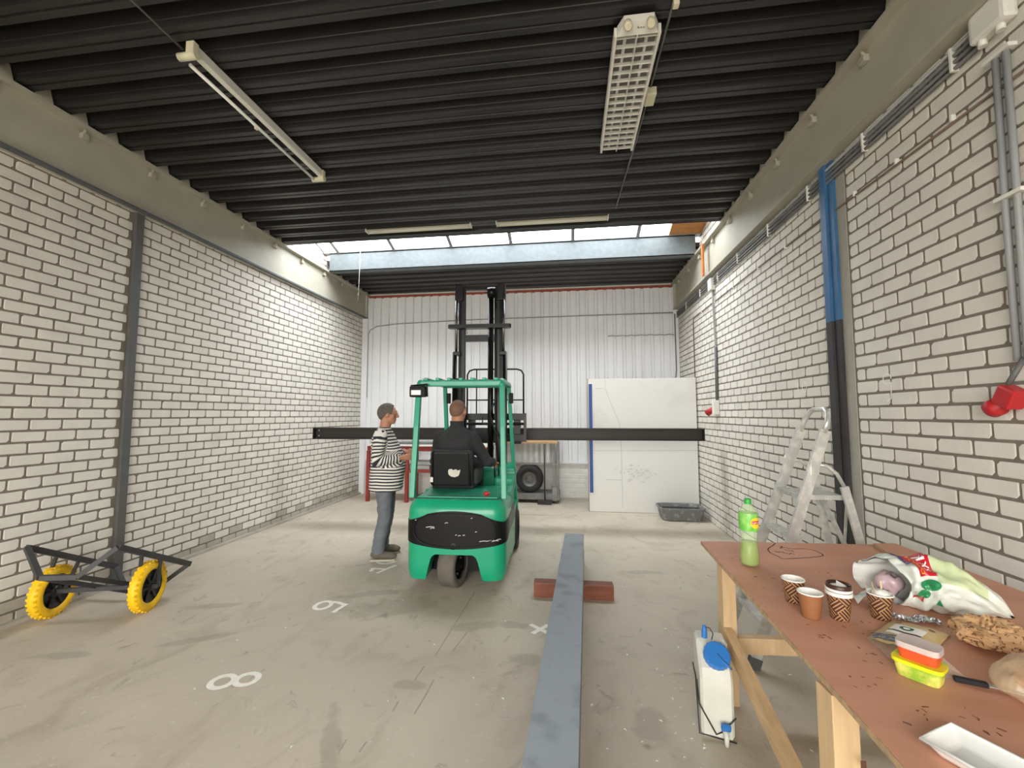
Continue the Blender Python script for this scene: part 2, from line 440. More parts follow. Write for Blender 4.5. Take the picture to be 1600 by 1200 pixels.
def brick_wall(name, side, x, zones, cut_y, groups_mat, cam_xy=(0, 0)):
    """side +1: wall on the right facing -X, -1: on the left facing +X. zones: list of (y0,y1,z0,z1)"""
    th = 0.12
    slab = MB().box2((x, YF, -0.1), (x + side * th, YB + 0.1, DECK + 0.9))
    wall = struct(name, slab, m_mortar)
    full = [brick_mesh(BL - JT, 10 + i, m_brick, 'brick') for i in range(6)]
    smear = [brick_mesh(BL - JT, 30 + i, m_smear, 'brick') for i in range(3)]
    cache = {}
    def variant(w, mm, i):
        k = (round(w, 2), mm.name)
        if k not in cache: cache[k] = brick_mesh(k[0], 50 + len(cache), mm, 'brick')
        return cache[k]
    items = []
    for (y0, y1, z0, z1) in zones:
        j0 = int(math.floor(z0 / BH)); j1 = int(round(z1 / BH))
        for j in range(j0, j1):
            zc = (j + 0.5) * BH
            off = (j % 2) * BL / 2
            k = math.floor((y0 - off) / BL)
            while True:
                a = off + k * BL; b_ = a + BL; k += 1
                if a >= y1: break
                a2, b2 = max(a, y0), min(b_, y1)
                # pieces next to the post are cut
                segs = [(a2, b2)]
                if cut_y:
                    c0, c1 = cut_y; new = []
                    for (s0, s1) in segs:
                        if s1 <= c0 or s0 >= c1: new.append((s0, s1))
                        else:
                            if s0 < c0: new.append((s0, c0))
                            if s1 > c1: new.append((c1, s1))
                    segs = new
                for (s0, s1) in segs:
                    if s1 - s0 < 0.045: continue
                    items.append(((s0 + s1) / 2, zc, s1 - s0, j))
    # how large each shows in the photograph
    def size(it):
        y, z, w, j = it
        if y < 2.2: return -1
        zf = -x * math.sin(math.radians(7.5)) + y * math.cos(math.radians(7.5))
        xr = x * math.cos(math.radians(7.5)) + y * math.sin(math.radians(7.5))
        if abs(xr / zf) > 1.19: return -0.5
        if abs((z - 1.55) / zf) > 0.95: return -0.4
        return 1 / zf
    items.sort(key=size, reverse=True)
    R = Matrix.Rotation(PI / 2 if side > 0 else -PI / 2, 4, 'Z')
    r = random.Random(5)
    rest_v, rest_f, rest_m = [], [], []
    for n, (y, z, w, j) in enumerate(items):
        sm = groups_mat and (z < 0.19 and (z < .1 or r.random() < .45))
        if abs(w - BL) < 1e-4: me, vs, fs = r.choice(smear if sm else full)
        else: me, vs, fs = variant(w - JT, m_smear if sm else m_brick, n)
        Mx = Matrix.Translation((x, y, z)) @ R
        if n < 300 and size((y, z, w, j)) > 0:
            o = bpy.data.objects.new('brick', me); C.objects.link(o); o.parent = wall; o.matrix_local = Mx
        else:
            k = len(rest_v); rest_v += [tuple(Mx @ Vector(v)) for v in vs]; rest_f += [tuple(i + k for i in f_) for f_ in fs]
            rest_m += [1 if sm else 0] * len(fs)
    me = bpy.data.meshes.new('bricks'); me.from_pydata(rest_v, [], rest_f); me.update(); fix(me)
    me.polygons.foreach_set('material_index', rest_m)
    o = link('bricks', me, [m_brick, m_smear], wall); o['kind'] = 'stuff'
    return wall
ztop = 40 * BH
LCUT, RCUT = (3.575, 3.665), (3.42, 3.69)
wall_left = brick_wall('wall_left', -1, XL, [(YF, YB, 0.0, ztop), (5.5, 7.1, 44 * BH, 53 * BH)], LCUT, True)
wall_right = brick_wall('wall_right', 1, XR, [(YF, YB, 0.0, ztop), (5.5, 7.1, 44 * BH, 53 * BH)], RCUT, False)
# chalk figures on the right wall
ch = lambda y, z: (XR - 0.0075, y, z)
for strokes, lb in ((([ov(3.115, 1.835, .035, .033)], [[(3.08, 1.835), (3.083, 1.76), (3.09, 1.705), (3.125, 1.690)]]), 'chalk figure 9 on a white brick'),
                    (([ov(4.115, 1.845, .035, .045)], [[(4.22, 1.885), (4.22, 1.80)]]), 'faint chalk figure 10 on a white brick')):
    mb = MB()
    for p_ in strokes[0]: ribbon(mb, p_, 0.010, ch, True)
    for p_ in strokes[1]: ribbon(mb, p_, 0.010, ch, False)
    part('chalk_figure', mb, m_chalk, wall_right, label=lb)
# thin joint strip of mortar along the foot of the left wall
struct('baseboard_left', MB().box2((XL, 2.0, 0.0), (XL + 0.055, YB, 0.028)), m_smear)

# wall behind the camera with the open loading door
wf = MB().box2((XL - .12, YF - .15, -.1), (-3.75, YF, DECK + .3)).box2((1.65, YF - .15, -.1), (XR + .12, YF, DECK + .3)).box2((-3.75, YF - .15, 3.7), (1.65, YF, DECK + .3))
struct('wall_front', wf, m_block)

# ------------------------------------------------------------------ back wall: painted brick foot and vertical cladding sheets
wall_back = struct('wall_back', MB().box2((XL - .12, YB, -.1), (XR + .12, YB + .12, DECK + .3)), m_block)
bwb = [brick_mesh(BL - 0.008, 70 + i, m_block, 'brick') for i in range(4)]
Rb = Matrix.Rotation(PI, 4, 'Z'); r = random.Random(9)
for j in range(8):
    for k in range(30):
        x = XL + (k + (0.5 if j % 2 else 0.0)) * BL + 0.02
        if x > XR + .05: continue
        o = bpy.data.objects.new('brick', r.choice(bwb)[0]); C.objects.link(o); o.parent = wall_back
        o.matrix_local = Matrix.Translation((x, YB, (j + .5) * BH)) @ Rb
PITCH = 0.176
def cladding(x0, n):
    """trapezoid sheet of n ribs, standing 45 mm proud"""
    prof = []
    for k in range(n):
        a = x0 + k * PITCH
        prof += [(a, .050), (a + .105, .050), (a + .118, .014), (a + .163, .014)]
    prof.append((x0 + n * PITCH, .050))
    mb = MB(); z0, z1 = 0.70, 4.05; q = len(prof)
    mb.add([(x, YB - d, z0) for x, d in prof] + [(x, YB - d, z1) for x, d in prof], [(i, i + 1, q + i + 1, q + i) for i in range(q - 1)])
    return mb
x = XL + 0.09
while x < XR - 0.02:
    n = min(6, int(math.ceil((XR - x) / PITCH - 1e-6)))
    part('cladding_sheet', cladding(x, n), m_clad, wall_back, fixn=False); x += n * PITCH
part('rust_trim', MB().box2((XL + .12, YB - .075, 4.045), (XR - .1, YB, 4.085)), m_rust, wall_back, label='rust red strip above the cladding')
part('sheet_flashing', MB().box2((XL + .1, YB - .058, .665), (XR, YB, .70)), m_clad, wall_back)
cp = MB().box2((XL + .0, YB - .10, 0), (XL + .115, YB, 3.6))
part('corner_post', cp, m_clad, wall_back, label='white painted corner post')

# ------------------------------------------------------------------ roof: deck sheets, rooflight, lintel
ceil = MB().box2((XL - .12, YF - .15, 4.27), (XR + .12, SKY0 - .02, 4.34)).box2((XL - .12, SKY1 + .12, 4.27), (XR + .12, YB + .12, 4.34))  # flat slabs over the deck, unseen, added to keep sky light from leaking in
ceiling = struct('ceiling', ceil, m_slab)
DP = 0.256
def deck_sheet(y0, n):
    prof = []
    for k in range(n):
        a = y0 + k * DP
        prof += [(a, 4.26), (a + .070, 4.26), (a + .100, 4.185), (a + .104, 4.180), (a + .113, DECK), (a + .158, DECK), (a + .162, DECK + .010), (a + .174, DECK + .010), (a + .178, DECK), (a + .223, DECK),
                 (a + .232, 4.180), (a + .236, 4.185)]
    prof.append((y0 + n * DP, 4.26)); q = len(prof)
    mb = MB()
    mb.add([(XL + .02, y, z) for y, z in prof] + [(XR - .02, y, z) for y, z in prof], [(i, i + 1, q + i + 1, q + i) for i in range(q - 1)])
    return mb
y = SKY0 - 37 * DP + 0.02
for k in range(13):
    n = 3 if k < 12 else 1
    part('deck_sheet', deck_sheet(y, n), m_deck, ceiling, fixn=False); y += n * DP
y = SKY1 + .13
for n in (3, 3): part('deck_sheet', deck_sheet(y, n), m_deck, ceiling, fixn=False); y += n * DP
# near curb of the rooflight, right plywood infill
part('rooflight_curb', MB().box2((XL, SKY0 - .03, DECK), (XR, SKY0 + .0, 4.82)), m_slab, ceiling)
zs = lambda yy: 4.43 + (SKY1 - yy) * 0.325          # slope of the panes
lint = MB().box2((XL + .12, SKY1, 4.10), (XR - .10, SKY1 + .03, 4.42)).box2((XL + .12, SKY1, 4.10), (XR - .10, SKY1 + .13, 4.115)).box2((XL + .12, SKY1, 4.405), (XR - .10, SKY1 + .13, 4.42))
single('steel_lintel', lint, m_lintel, 'pale grey galvanised steel lintel under the far edge of the rooflight', 'lintel')
win = struct('window_1', MB().box2((XL, SKY1 - .02, 4.42), (XR, SKY1 + .10, 4.45)), m_winframe)
xs_ = [XL + .02, -3.96, -2.945, -1.93, -0.915, 0.10, 1.12, 1.60]
def slopebox(xa, xb, t0, t1, ya=SKY0, yb=SKY1):
    mb = MB(); mb.add([(xx, yy, zs(yy) + t) for t in (t0, t1) for yy in (ya, yb) for xx in (xa, xb)], [(0, 1, 3, 2), (4, 6, 7, 5), (0, 4, 5, 1), (2, 3, 7, 6), (0, 2, 6, 4), (1, 5, 7, 3)])
    return mb
for a, b_ in zip(xs_[:-1], xs_[1:]):
    part('pane', slopebox(a + .02, b_ - .02, 0.0, 0.012), m_pane, win)
for a in xs_[1:-1]:
    part('glazing_bar', slopebox(a - .028, a + .028, -.02, 0.03), m_winframe, win)
part('plywood_infill', slopebox(1.60, XR, -.005, 0.02), m_ply, win, label='orange brown plywood infill beside the panes')
part('outer_cover', slopebox(XL - .1, XL + .03, 0, .03), m_winframe, win)

# roof beams along both side walls
def roof_beam(side, xw, label):
    s = -side; t = thing('roof_beam', label, 'beam', (xw + s * .06, 2.5, ZB))
    xf = xw + s * 0.115
    web = MB().box2((xw + s * .002, YF, ZB), (xw + s * .045, YB - .01, ZT))
    part('web', web, m_beam, t)
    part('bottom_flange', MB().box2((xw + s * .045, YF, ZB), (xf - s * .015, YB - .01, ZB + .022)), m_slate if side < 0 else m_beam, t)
    part('top_flange', MB().box2((xw + s * .045, YF, ZT - .028), (xf, YB - .01, ZT)), m_beam, t)
    y = 0.55
    while y < YB - .2:
        b = MB().box2((xw + s * .045, y, ZT - .115), (xw + s * .085, y + .055, ZT - .065), .006).tube([(xw + s * .06, y + .028, ZT - .07), (xw + s * .075, y + .028, ZT - .03)], .012, 8)
        part('flange_clip', b, m_beam, t); y += 0.62
    part('end_stiffener', MB().box2((xw + s * .045, YB - .10, ZB + .022), (xf - s * .02, YB - .085, ZT - .03)), m_beam, t)
    return t
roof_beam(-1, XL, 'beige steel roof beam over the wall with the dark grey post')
roof_beam(1, XR, 'beige steel roof beam over the wall with the blue topped post')

# mortar plugs between the ribs, on top of the beams
pl_ = MB(); pl_.prism([(-.030, 0), (.100, 0), (.070, .115), (.0, .115)], 0, .05, lambda a, b, c: (c, a, b)); plm = pl_.mesh('mortar_plug'); fix(plm); plm.materials.append(m_smear)
for bm_ in [o for o in bpy.data.objects if o.name.startswith('roof_beam')]:
    sx = 1 if bm_.location.x < 0 else -1
    xx = (XL + .045) if sx > 0 else (XR - .095)
    ys = [SKY0 - 37 * DP + .02 + k * DP for k in range(22, 37)] + [SKY1 + .13 + k * DP for k in range(6)]
    for yy in ys:
        o = bpy.data.objects.new('mortar_plug', plm); C.objects.link(o); o.parent = bm_
        o.location = V(xx, yy, ZT + .002) - bm_.location
# drag scratches in the concrete
m_scratch = mat('floor_scratch', (162, 152, 135), 0.8, var=.12, vscale=30)
dg_ = MB()
for pts in ([(-0.854, 3.905), (-0.876, 3.305), (-0.892, 2.865)], [(-0.754, 3.205), (-0.793, 2.932)], [(-0.925, 2.744), (-0.935, 2.59)], [(-0.821, 2.618), (-0.824, 2.452), (-0.833, 2.315)],
            [(-1.101, 2.102), (-1.093, 2.01)], [(-0.996, 2.103), (-1.0, 2.034)], [(-0.957, 2.407), (-0.956, 2.319)]):
    ribbon(dg_, pts, .009, lambda x, y: (x, y, .0008))
part('drag_scratches', dg_, m_scratch, floor)
# ------------------------------------------------------------------ posts, conduits and sockets
m_blue = mat('blue_post_paint', (56, 100, 140), 0.5, var=0.10, vscale=6)
m_blk = mat('black_brown_post_paint', (52, 50, 50), 0.55, var=0.10, vscale=8)
m_grey = mat('grey_plastic_conduit', (150, 152, 152), 0.5, var=0.05)
m_dgrey = mat('dark_grey_conduit', (98, 98, 97), 0.5, var=0.08)
m_brown = mat('brown_cable', (108, 88, 78), 0.6, var=0.1)
m_white = mat('white_plastic', (224, 222, 214), 0.45, var=0.02)
m_red = mat('red_plastic', (176, 38, 42), 0.4, var=0.06, vscale=20)
m_orange = mat('orange_wood', (196, 118, 64), 0.6, var=0.1, vscale=8)
m_render = mat('grey_filler', (158, 154, 144), 0.9, var=0.08)

single('steel_post', MB().box2((XL + .001, 3.58, 0.06), (XL + .035, 3.655, ZB)), m_postdark, 'narrow dark grey steel post set in the brick wall behind the yellow wheeled trolley', 'post')
t = thing('steel_post', 'steel post painted blue above and black below, behind the stepladder', 'post', (XR - .03, 3.6, 0))
part('lower_post', MB().box2((XR - .03, 3.53, 0), (XR - .001, 3.67, 2.33)).box2((XR - .05, 3.60, 0), (XR - .03, 3.67, 2.33)), m_blk, t, label='black painted lower post')
part('upper_post', MB().box2((XR - .03, 3.53, 2.33), (XR - .001, 3.67, 3.60)).box2((XR - .05, 3.60, 2.33), (XR - .03, 3.67, 3.60)), m_blue, t, label='blue painted upper post')
part('filler_strip', MB().box2((XR - .008, 3.43, 0), (XR - .001, 3.53, 3.60)), m_render, t)

def conduit(name, path, r, m, label, group=None, cat='conduit', n=8):
    return single(name, MB().tube(path, r, n), m, label, cat, group)
xw = XR - 0.028
for i, z in enumerate((3.555, 3.520, 3.485, 3.450)):
    single('conduit', MB().tube([(xw, YB - .06, z), (xw, 2.30, z)], .011, 6), m_dgrey if i else m_grey, ('topmost', 'second from the top', 'third from the top', 'lowest')[i] + ' of the four grey conduits bundled under the roof beam', 'conduit', 'bundle of conduits under the beam')
for y in (2.46, 3.16, 3.86, 4.6, 5.4, 6.1, 6.9, 7.7):
    single('conduit_clip', MB().box2((XR - .045, y - .008, 3.437), (XR - .006, y + .008, 3.570), .003), m_white, 'white clip saddle across the four conduits', 'clip', 'clips on the conduit bundle')
single('cable', MB().tube([(XR - .018, 7.37, 2.15), (XR - .018, 7.37, 3.17), (XR - .018, 7.33, 3.20), (XR - .018, 4.6, 3.21), (XR - .018, 2.0, 3.17)], .0065, 6), m_brown, 'thin brown cable running along the bricks below the grey conduits', 'cable')
for y in (6.9, 6.3, 5.6, 4.9, 4.3, 3.3, 2.9, 2.5):
    single('cable_clip', MB().box2((XR - .030, y - .008, 3.185), (XR - .006, y + .008, 3.222), .003), m_white, 'small white clip on the brown cable', 'clip', 'clips on the brown cable')
# drop to the far socket
t = thing('power_drop', 'junction box with grey conduit down to a small red socket beyond the stepladder', 'socket', (XR - .03, 6.35, 1.6))
part('junction_box', MB().box2((XR - .075, 6.28, 3.38), (XR - .008, 6.42, 3.55), .012), m_white, t)
part('conduit', MB().tube([(xw, 6.35, 3.40), (xw, 6.35, 3.2), (xw, 6.30, 2.6), (xw, 6.32, 1.80)], .014, 8), m_grey, t)
part('conduit_sleeve', MB().tube([(xw, 6.30, 2.55), (xw, 6.32, 1.80)], .020, 8), m_dgrey, t)
part('socket_box', MB().box2((XR - .09, 6.28, 1.60), (XR - .008, 6.36, 1.80), .012), m_white, t)
s_ = part('socket_cup', MB().tube([(XR - .06, 6.38, 1.68), (XR - .12, 6.46, 1.62)], [.035, .048], 14), m_red, t, label='red socket cup')
# near right: two conduits, junction box, red socket
t = thing('power_drop', 'two grey conduits down from a white junction box to the large red socket', 'socket', (XR - .03, 2.24, 1.55))
jb = part('junction_box', MB().box2((XR - .075, 2.14, 3.45), (XR - .008, 2.32, 3.60), .02), m_white, t)
part('gland', MB().tube([(XR - .045, 2.28, 3.46), (XR - .045, 2.28, 3.42)], .018, 10), m_white, jb)
part('gland', MB().tube([(XR - .045, 2.19, 3.46), (XR - .045, 2.19, 3.42)], .018, 10), m_white, jb)
part('conduit', MB().tube([(xw, 2.245, 3.33), (xw, 2.255, 2.6), (xw, 2.26, 1.85)], .014, 8), m_grey, t)
part('conduit', MB().tube([(xw, 2.195, 3.33), (xw, 2.20, 2.6), (xw, 2.215, 1.85)], .014, 8), m_grey, t)
for z in (3.32, 2.62): part('conduit_clip', MB().box2((XR - .05, 2.16, z), (XR - .008, 2.29, z + .02), .004), m_white, t)
part('cable', MB().tube([(xw, 2.23, 1.86), (XR - .06, 2.235, 1.80), (XR - .075, 2.26, 1.74)], .012, 8), m_dgrey, t)
R = Matrix.Translation((XR - .060, 2.285, 1.655)) @ Matrix.Rotation(0.5, 4, 'X')
cup = MB(); cup.X = R
cup.box((0, 0, 0.03), (.075, .085, .095), None, .012)
part('socket_body', cup, m_red, t, label='red socket body')
cup2 = MB(); cup2.X = Matrix.Translation((XR - .062, 2.295, 1.655)) @ Matrix.Rotation(1.15 + PI, 4, 'X')
cup2.lathe([(.030, -.02), (.032, .03), (.042, .034), (.042, .075), (.035, .078)], 18)
part('socket_cup', cup2, m_red, t, label='red socket cup')
# plank with its cable beside the rooflight end of the beam
single('timber_strip', MB().box2((XR - .142, 6.38, ZB + .02), (XR - .118, 6.44, ZT - .03)), m_orange, 'orange brown timber strip standing against the roof beam', 'timber')
# cables on the back wall
yb = YB - .062
single('cable', MB().tube([(-4.135, yb, 1.95), (-4.135, yb, 3.25), (-4.10, yb, 3.36), (-3.95, yb, 3.44), (-3.5, yb, 3.48), (-2, yb, 3.52), (0, yb, 3.535), (2.0, yb, 3.545)], .011, 6), m_grey, 'grey cable swept across the white cladding and down the corner', 'cable')
zz = [(0.78 + i * .088, yb, 3.115 + .012 * (i % 2)) for i in range(15)]
single('cable', MB().tube(zz, .008, 6), m_grey, 'short wavy grey cable clipped to the white cladding', 'cable')
single('cable', MB().tube([(2.03, yb, 3.52), (2.035, yb, 2.45), (2.02, yb, 2.30), (1.93, yb, 2.24), (1.75, yb, 2.23)], .010, 6), m_dgrey, 'dark cable dropping down the corner to the white partition board', 'cable')

# ------------------------------------------------------------------ ceiling lights
m_lamp = mat('white_lamp_enamel', (222, 220, 212), 0.4, var=0.03)
m_tube = mat('unlit_fluorescent_tube', (232, 232, 226), 0.25)
m_lampcap = mat('yellowed_lamp_plastic', (214, 208, 180), 0.45, var=0.05)
m_wire = mat('wire_grey', (110, 108, 104), 0.5)
m_steel0 = mat('louvre_reflector', (120, 118, 114), 0.4)
m_ink = mat('black_ink', (30, 30, 32), 0.8)
t = thing('louvre_light', 'white louvred fluorescent light hanging from the deck', 'lamp', (0.47, 3.25, 3.98))
x0, x1, y0, y1, zb, zt = .318, .612, 2.66, 3.90, 4.035, 4.11
part('side_rail', MB().box2((x0, y0, zb), (x0 + .018, y1, zt)), m_lamp, t); part('side_rail', MB().box2((x1 - .018, y0, zb), (x1, y1, zt)), m_lamp, t)
part('back_plate', MB().box2((x0, y0, zt - .01), (x1, y1, zt)), m_steel0, t)
e_ = MB(); e_.add([(x0 + .02, y0, zb), (x1 - .02, y0, zb), (x1 - .055, y0 - .07, zb + .03), (x0 + .055, y0 - .07, zb + .03), (x0 + .02, y0, zt), (x1 - .02, y0, zt), (x1 - .055, y0 - .07, zt), (x0 + .055, y0 - .07, zt)],
                  [(0, 1, 2, 3), (4, 5, 6, 7), (0, 1, 5, 4), (1, 2, 6, 5), (2, 3, 7, 6), (3, 0, 4, 7)])
ep = part('end_plate', e_, m_lamp, t)
part('ink_scribble', text_mb('yinf', .035, lambda x, y, k: (0.48 + x, y0 - .035 + y * .8, zb + .0135), 0), m_ink, ep)
for x in (.395, .535):
    part('tube_cap', MB().lathe([(.026, 0), (.028, .02), (.026, .055), (.018, .06)], 12, Matrix.Translation((x, y0 - .058, zb + .03)) @ Matrix.Rotation(2.6, 4, 'X')), m_lampcap, t)
part('spine', MB().box2((.462, y0, zb + .004), (.468, y1, zt - .02)), m_lamp, t)
for k in range(17):
    y = y0 + .03 + k * (y1 - y0 - .06) / 16
    part('louvre', MB().box((.465, y, zb + .022), (x1 - x0 - .036, .005, .030), Matrix.Rotation(-0.15, 3, 'X')), m_lamp, t)
for x in (.395, .535): part('tube', MB().tube([(x, y0 + .02, zt - .024), (x, y1 - .02, zt - .024)], .011, 8), m_tube, t)
part('connection_box', MB().box2((.625, 3.24, 4.07), (.70, 3.38, 4.13), .006), m_lampcap, t)
single('cable', MB().tube([(.70, 2.0, 4.13), (.665, 2.52, 4.128), (.655, 3.25, 4.128), (.645, 3.9, 4.128), (.60, 5.2, 4.128)], .008, 6), m_wire, 'thin grey cable along the deck past the louvred light', 'cable')
single('cable_holder', MB().box2((.66, 2.53, 4.09), (.695, 2.57, 4.14), .004), m_lampcap, 'small white cable holder on the deck near the louvred light', 'clip')

t = thing('batten_light', 'slim single tube batten light with yellowed end caps under the deck', 'lamp', (-2.55, 3.2, 4.0))
part('batten_body', MB().box2((-2.548, 2.46, 4.06), (-2.503, 3.99, 4.13), .006), m_lamp, t)
part('tube', MB().tube([(-2.60, 2.50, 4.04), (-2.60, 3.98, 4.04)], .013, 8), m_tube, t)
for y in (2.44, 3.985):
    part('end_cap', MB().tube([(-2.625, y, 4.045), (-2.49, y, 4.045)], .026, 10).box2((-2.555, y - .025, 4.05), (-2.495, y + .02, 4.135), .006), m_lampcap, t)
part('starter', MB().box2((-2.62, 3.14, 4.02), (-2.60, 3.17, 4.045), .003), m_lampcap, t)
single('cable', MB().tube([(-2.60, 2.44, 4.10), (-2.62, 1.6, 4.128), (-2.66, .6, 4.128)], .007, 6), m_wire, 'thin cable along the deck to the single tube batten light', 'cable')
for i, (xa, xb) in enumerate(((-2.72, -1.27), (-.91, .52))):
    t = thing('reflector_light', ('twin tube reflector light on the deck edge, over the lone standing man\'s side' if i == 0 else 'twin tube reflector light on the deck edge, on the louvred light\'s side'), 'lamp', ((xa + xb) / 2, 5.4, 4.03), 0, 'reflector lights along the rooflight')
    rf = MB(); pr = [(5.365, 4.098), (5.365, 4.104), (5.385, 4.132), (5.435, 4.132), (5.455, 4.104), (5.455, 4.098), (5.446, 4.098), (5.43, 4.124), (5.39, 4.124), (5.374, 4.098)]
    rf.prism(pr, xa, xb, lambda a, b, c: (c, a, b)); part('reflector', rf, m_lampcap, t)
    for y in (5.395, 5.425): part('tube', MB().tube([(xa + .03, y, 4.108), (xb - .03, y, 4.108)], .010, 8), m_tube, t)
    part('end_plate', MB().box2((xa - .012, 5.36, 4.096), (xa, 5.46, 4.135)), m_lamp, t); part('end_plate', MB().box2((xb, 5.36, 4.096), (xb + .012, 5.46, 4.135)), m_lamp, t)
# pull cords by the rooflight
single('pull_cord', MB().tube([(-3.53, 6.78, 4.42), (-3.53, 6.76, 3.9), (-3.54, 6.76, 3.55)], .003, 5), m_white, 'thin white cord hanging from the lintel over the wall with the dark grey post', 'cord')
single('cable', MB().tube([(-2.0, 8.0, 4.14), (-1.98, 7.98, 3.9), (-1.99, 7.96, 3.7), (-1.97, 7.99, 3.45), (-1.98, 8.2, 3.2)], .006, 6), m_wire, 'loose grey cable dangling behind the forklift mast', 'cable')
# ------------------------------------------------------------------ back of the room
m_board = mat('white_melamine_board', (214, 213, 208), 0.5, rgb2=(196, 194, 187), vscale=1.3, thresh=(0.55, 0.85))
m_boardedge = mat('chipboard_edge', (150, 128, 98), 0.8, var=0.15, vscale=60)
m_bluetape = mat('blue_edge_strip', (38, 74, 136), 0.5, var=0.08)
m_scuff = mat('grey_scuff', (198, 196, 190), 0.8, var=0.06, vscale=30)
m_pencil = mat('pencil_line', (168, 167, 163), 0.8)
m_tub = mat('grey_tub_plastic', (110, 112, 110), 0.55, rgb2=(168, 166, 158), vscale=14, thresh=(0.55, 0.75))
m_redsteel = mat('red_oxide_steel', (134, 48, 40), 0.55, var=0.14, vscale=7)
m_steel = mat('worn_grey_steel', (126, 126, 122), 0.5, metal=0.4, var=0.14, vscale=9)
m_galv = mat('galvanised_sheet', (178, 178, 174), 0.45, metal=0.35, var=0.10, vscale=12)
m_rubber = mat('black_rubber', (44, 43, 42), 0.75, var=0.15, vscale=20, bump=0.15, bscale=60)
m_dark = mat('dark_tool_steel', (66, 65, 64), 0.5, metal=0.4, var=0.12)
m_paper = mat('white_paper', (228, 226, 218), 0.7, var=0.03)
m_timber = mat('pale_timber', (196, 158, 112), 0.65, var=0.12, vscale=5, stretch=(6, 1, 6), bump=0.06, bscale=40)

t = thing('partition_board', 'tall white scuffed board with a blue strip along one edge, standing before the cladding', 'board', (1.22, 7.33, 0))
part('board', MB().box2((.335, 7.30, .005), (2.07, 7.36, 2.205)), m_board, t)
part('board_edge', MB().box2((.322, 7.302, .004), (.335, 7.358, 2.205)), m_boardedge, t)
part('edge_trim', MB().box2((.335, 7.294, .30), (.408, 7.30, 2.125)), m_paper, t)
part('blue_strip', MB().box2((.342, 7.288, .31), (.400, 7.294, 2.115)), m_bluetape, t, label='blue strip')
pl = lambda x, z: (x, 7.2992, z)
lm = MB()
for pts in ([(.62, 2.18), (.62, 2.04), (.45, 2.035)], [(.62, 2.03), (.74, 1.70), (.84, 1.45), (.86, 1.2), (.865, .92), (.867, .6), (.87, .07)], [(.6, .53), (.87, .525)], [(.41, 1.0), (2.06, 1.02)]):
    ribbon(lm, pts, .006, pl)
part('pencil_lines', lm, m_pencil, t)
r = random.Random(4); sc = MB()
for k in range(34):
    x, z = r.gauss(1.10, .16), r.gauss(.62, .07); w = r.uniform(.01, .04); a = r.uniform(-.4, .4)
    ribbon(sc, [(x - w * math.cos(a), z - w * math.sin(a)), (x, z + r.uniform(-.01, .01)), (x + w * math.cos(a), z + w * math.sin(a))], r.uniform(.006, .03), lambda x, z: (x, 7.2988 - r.random() * .0004, z))
for k in range(12):
    x, z = r.uniform(.5, 2.0), r.uniform(.15, 2.0); w = r.uniform(.01, .03)
    ribbon(sc, [(x - w, z), (x + w, z + .01)], .008, pl)
part('scuff_marks', sc, m_scuff, t)

# grey mixing tub lying by the board
t = thing('mixing_tub', 'flat grey plastic mixing tub on the floor before the white board', 'tub', (1.71, 6.95, 0))
def tub(xc, yc, z0, z1, a, b, h2):
    mb = MB()
    rings = [(a * .86, b * .80, z0), (a * .90, b * .86, z0 + .01), (a, b, z1 - .02), (a + .018, b + .018, z1 - .02), (a + .018, b + .018, z1), (a - .004, b - .004, z1), (a * .87, b * .82, z0 + .03)]
    n = 28; vs = []
    for (ra, rb, z) in rings:
        for k in range(n):
            q = 2 * PI * k / n; cx, sx = math.cos(q), math.sin(q)
            e = 0.35
            vs.append((xc + ra * math.copysign(abs(cx) ** e, cx), yc + rb * math.copysign(abs(sx) ** e, sx), z))
    fs = [(i * n + k, i * n + (k + 1) % n, (i + 1) * n + (k + 1) % n, (i + 1) * n + k) for i in range(len(rings) - 1) for k in range(n)]
    fs += [tuple(range(n))[::-1], tuple((len(rings) - 1) * n + k for k in range(n))]
    return mb.add(vs, fs)
part('tub_body', tub(1.70, 7.0, 0.0, .19, .32, .22, 0), m_tub, t)
part('rim_tool', MB().bar((1.42, 6.93, .185), (1.98, 6.98, .17), .03, .012), m_dark, t)
for x in (1.50, 1.64, 1.78, 1.92): part('foot_rib', MB().box2((x - .012, 6.80, 0), (x + .012, 6.825, .06), .003), m_tub, t)

# red workbench behind the men
t = thing('red_workbench', 'red steel workbench with clutter on top, behind the striped-shirt man', 'workbench', (-2.6, 7.85, 0))
part('top_rail', MB().box2((-3.72, 7.60, .93), (-1.42, 7.65, 1.02)), m_redsteel, t); part('top_rail', MB().box2((-3.72, 8.10, .93), (-1.42, 8.15, 1.02)), m_redsteel, t)
part('bench_top', MB().box2((-3.74, 7.58, 1.02), (-1.40, 8.17, 1.045)), m_paper, t)
part('lower_rail', MB().box2((-3.70, 7.60, .54), (-1.44, 7.64, .60)), m_redsteel, t); part('lower_shelf', MB().box2((-3.70, 7.64, .56), (-1.44, 8.12, .58)), m_redsteel, t)
for x in (-3.70, -2.95, -2.18, -1.46):
    for y in (7.62, 8.12): part('leg', MB().box2((x - .03, y - .03, 0), (x + .03, y + .03, .93)), m_redsteel, t)
single('steel_offcuts', MB().box2((-3.1, 7.7, .58), (-2.55, 8.0, .66), .01).box2((-2.9, 7.75, .66), (-2.5, 8.05, .73), .01), m_galv, 'pale flat offcuts on the lower shelf of the red workbench', 'offcuts')
single('red_vice', MB().box2((-2.46, 7.62, .60), (-2.36, 7.8, .80), .01).box2((-2.50, 7.60, .72), (-2.32, 7.66, .84), .01), m_redsteel, 'small red vice on the lower shelf of the red workbench', 'vice')
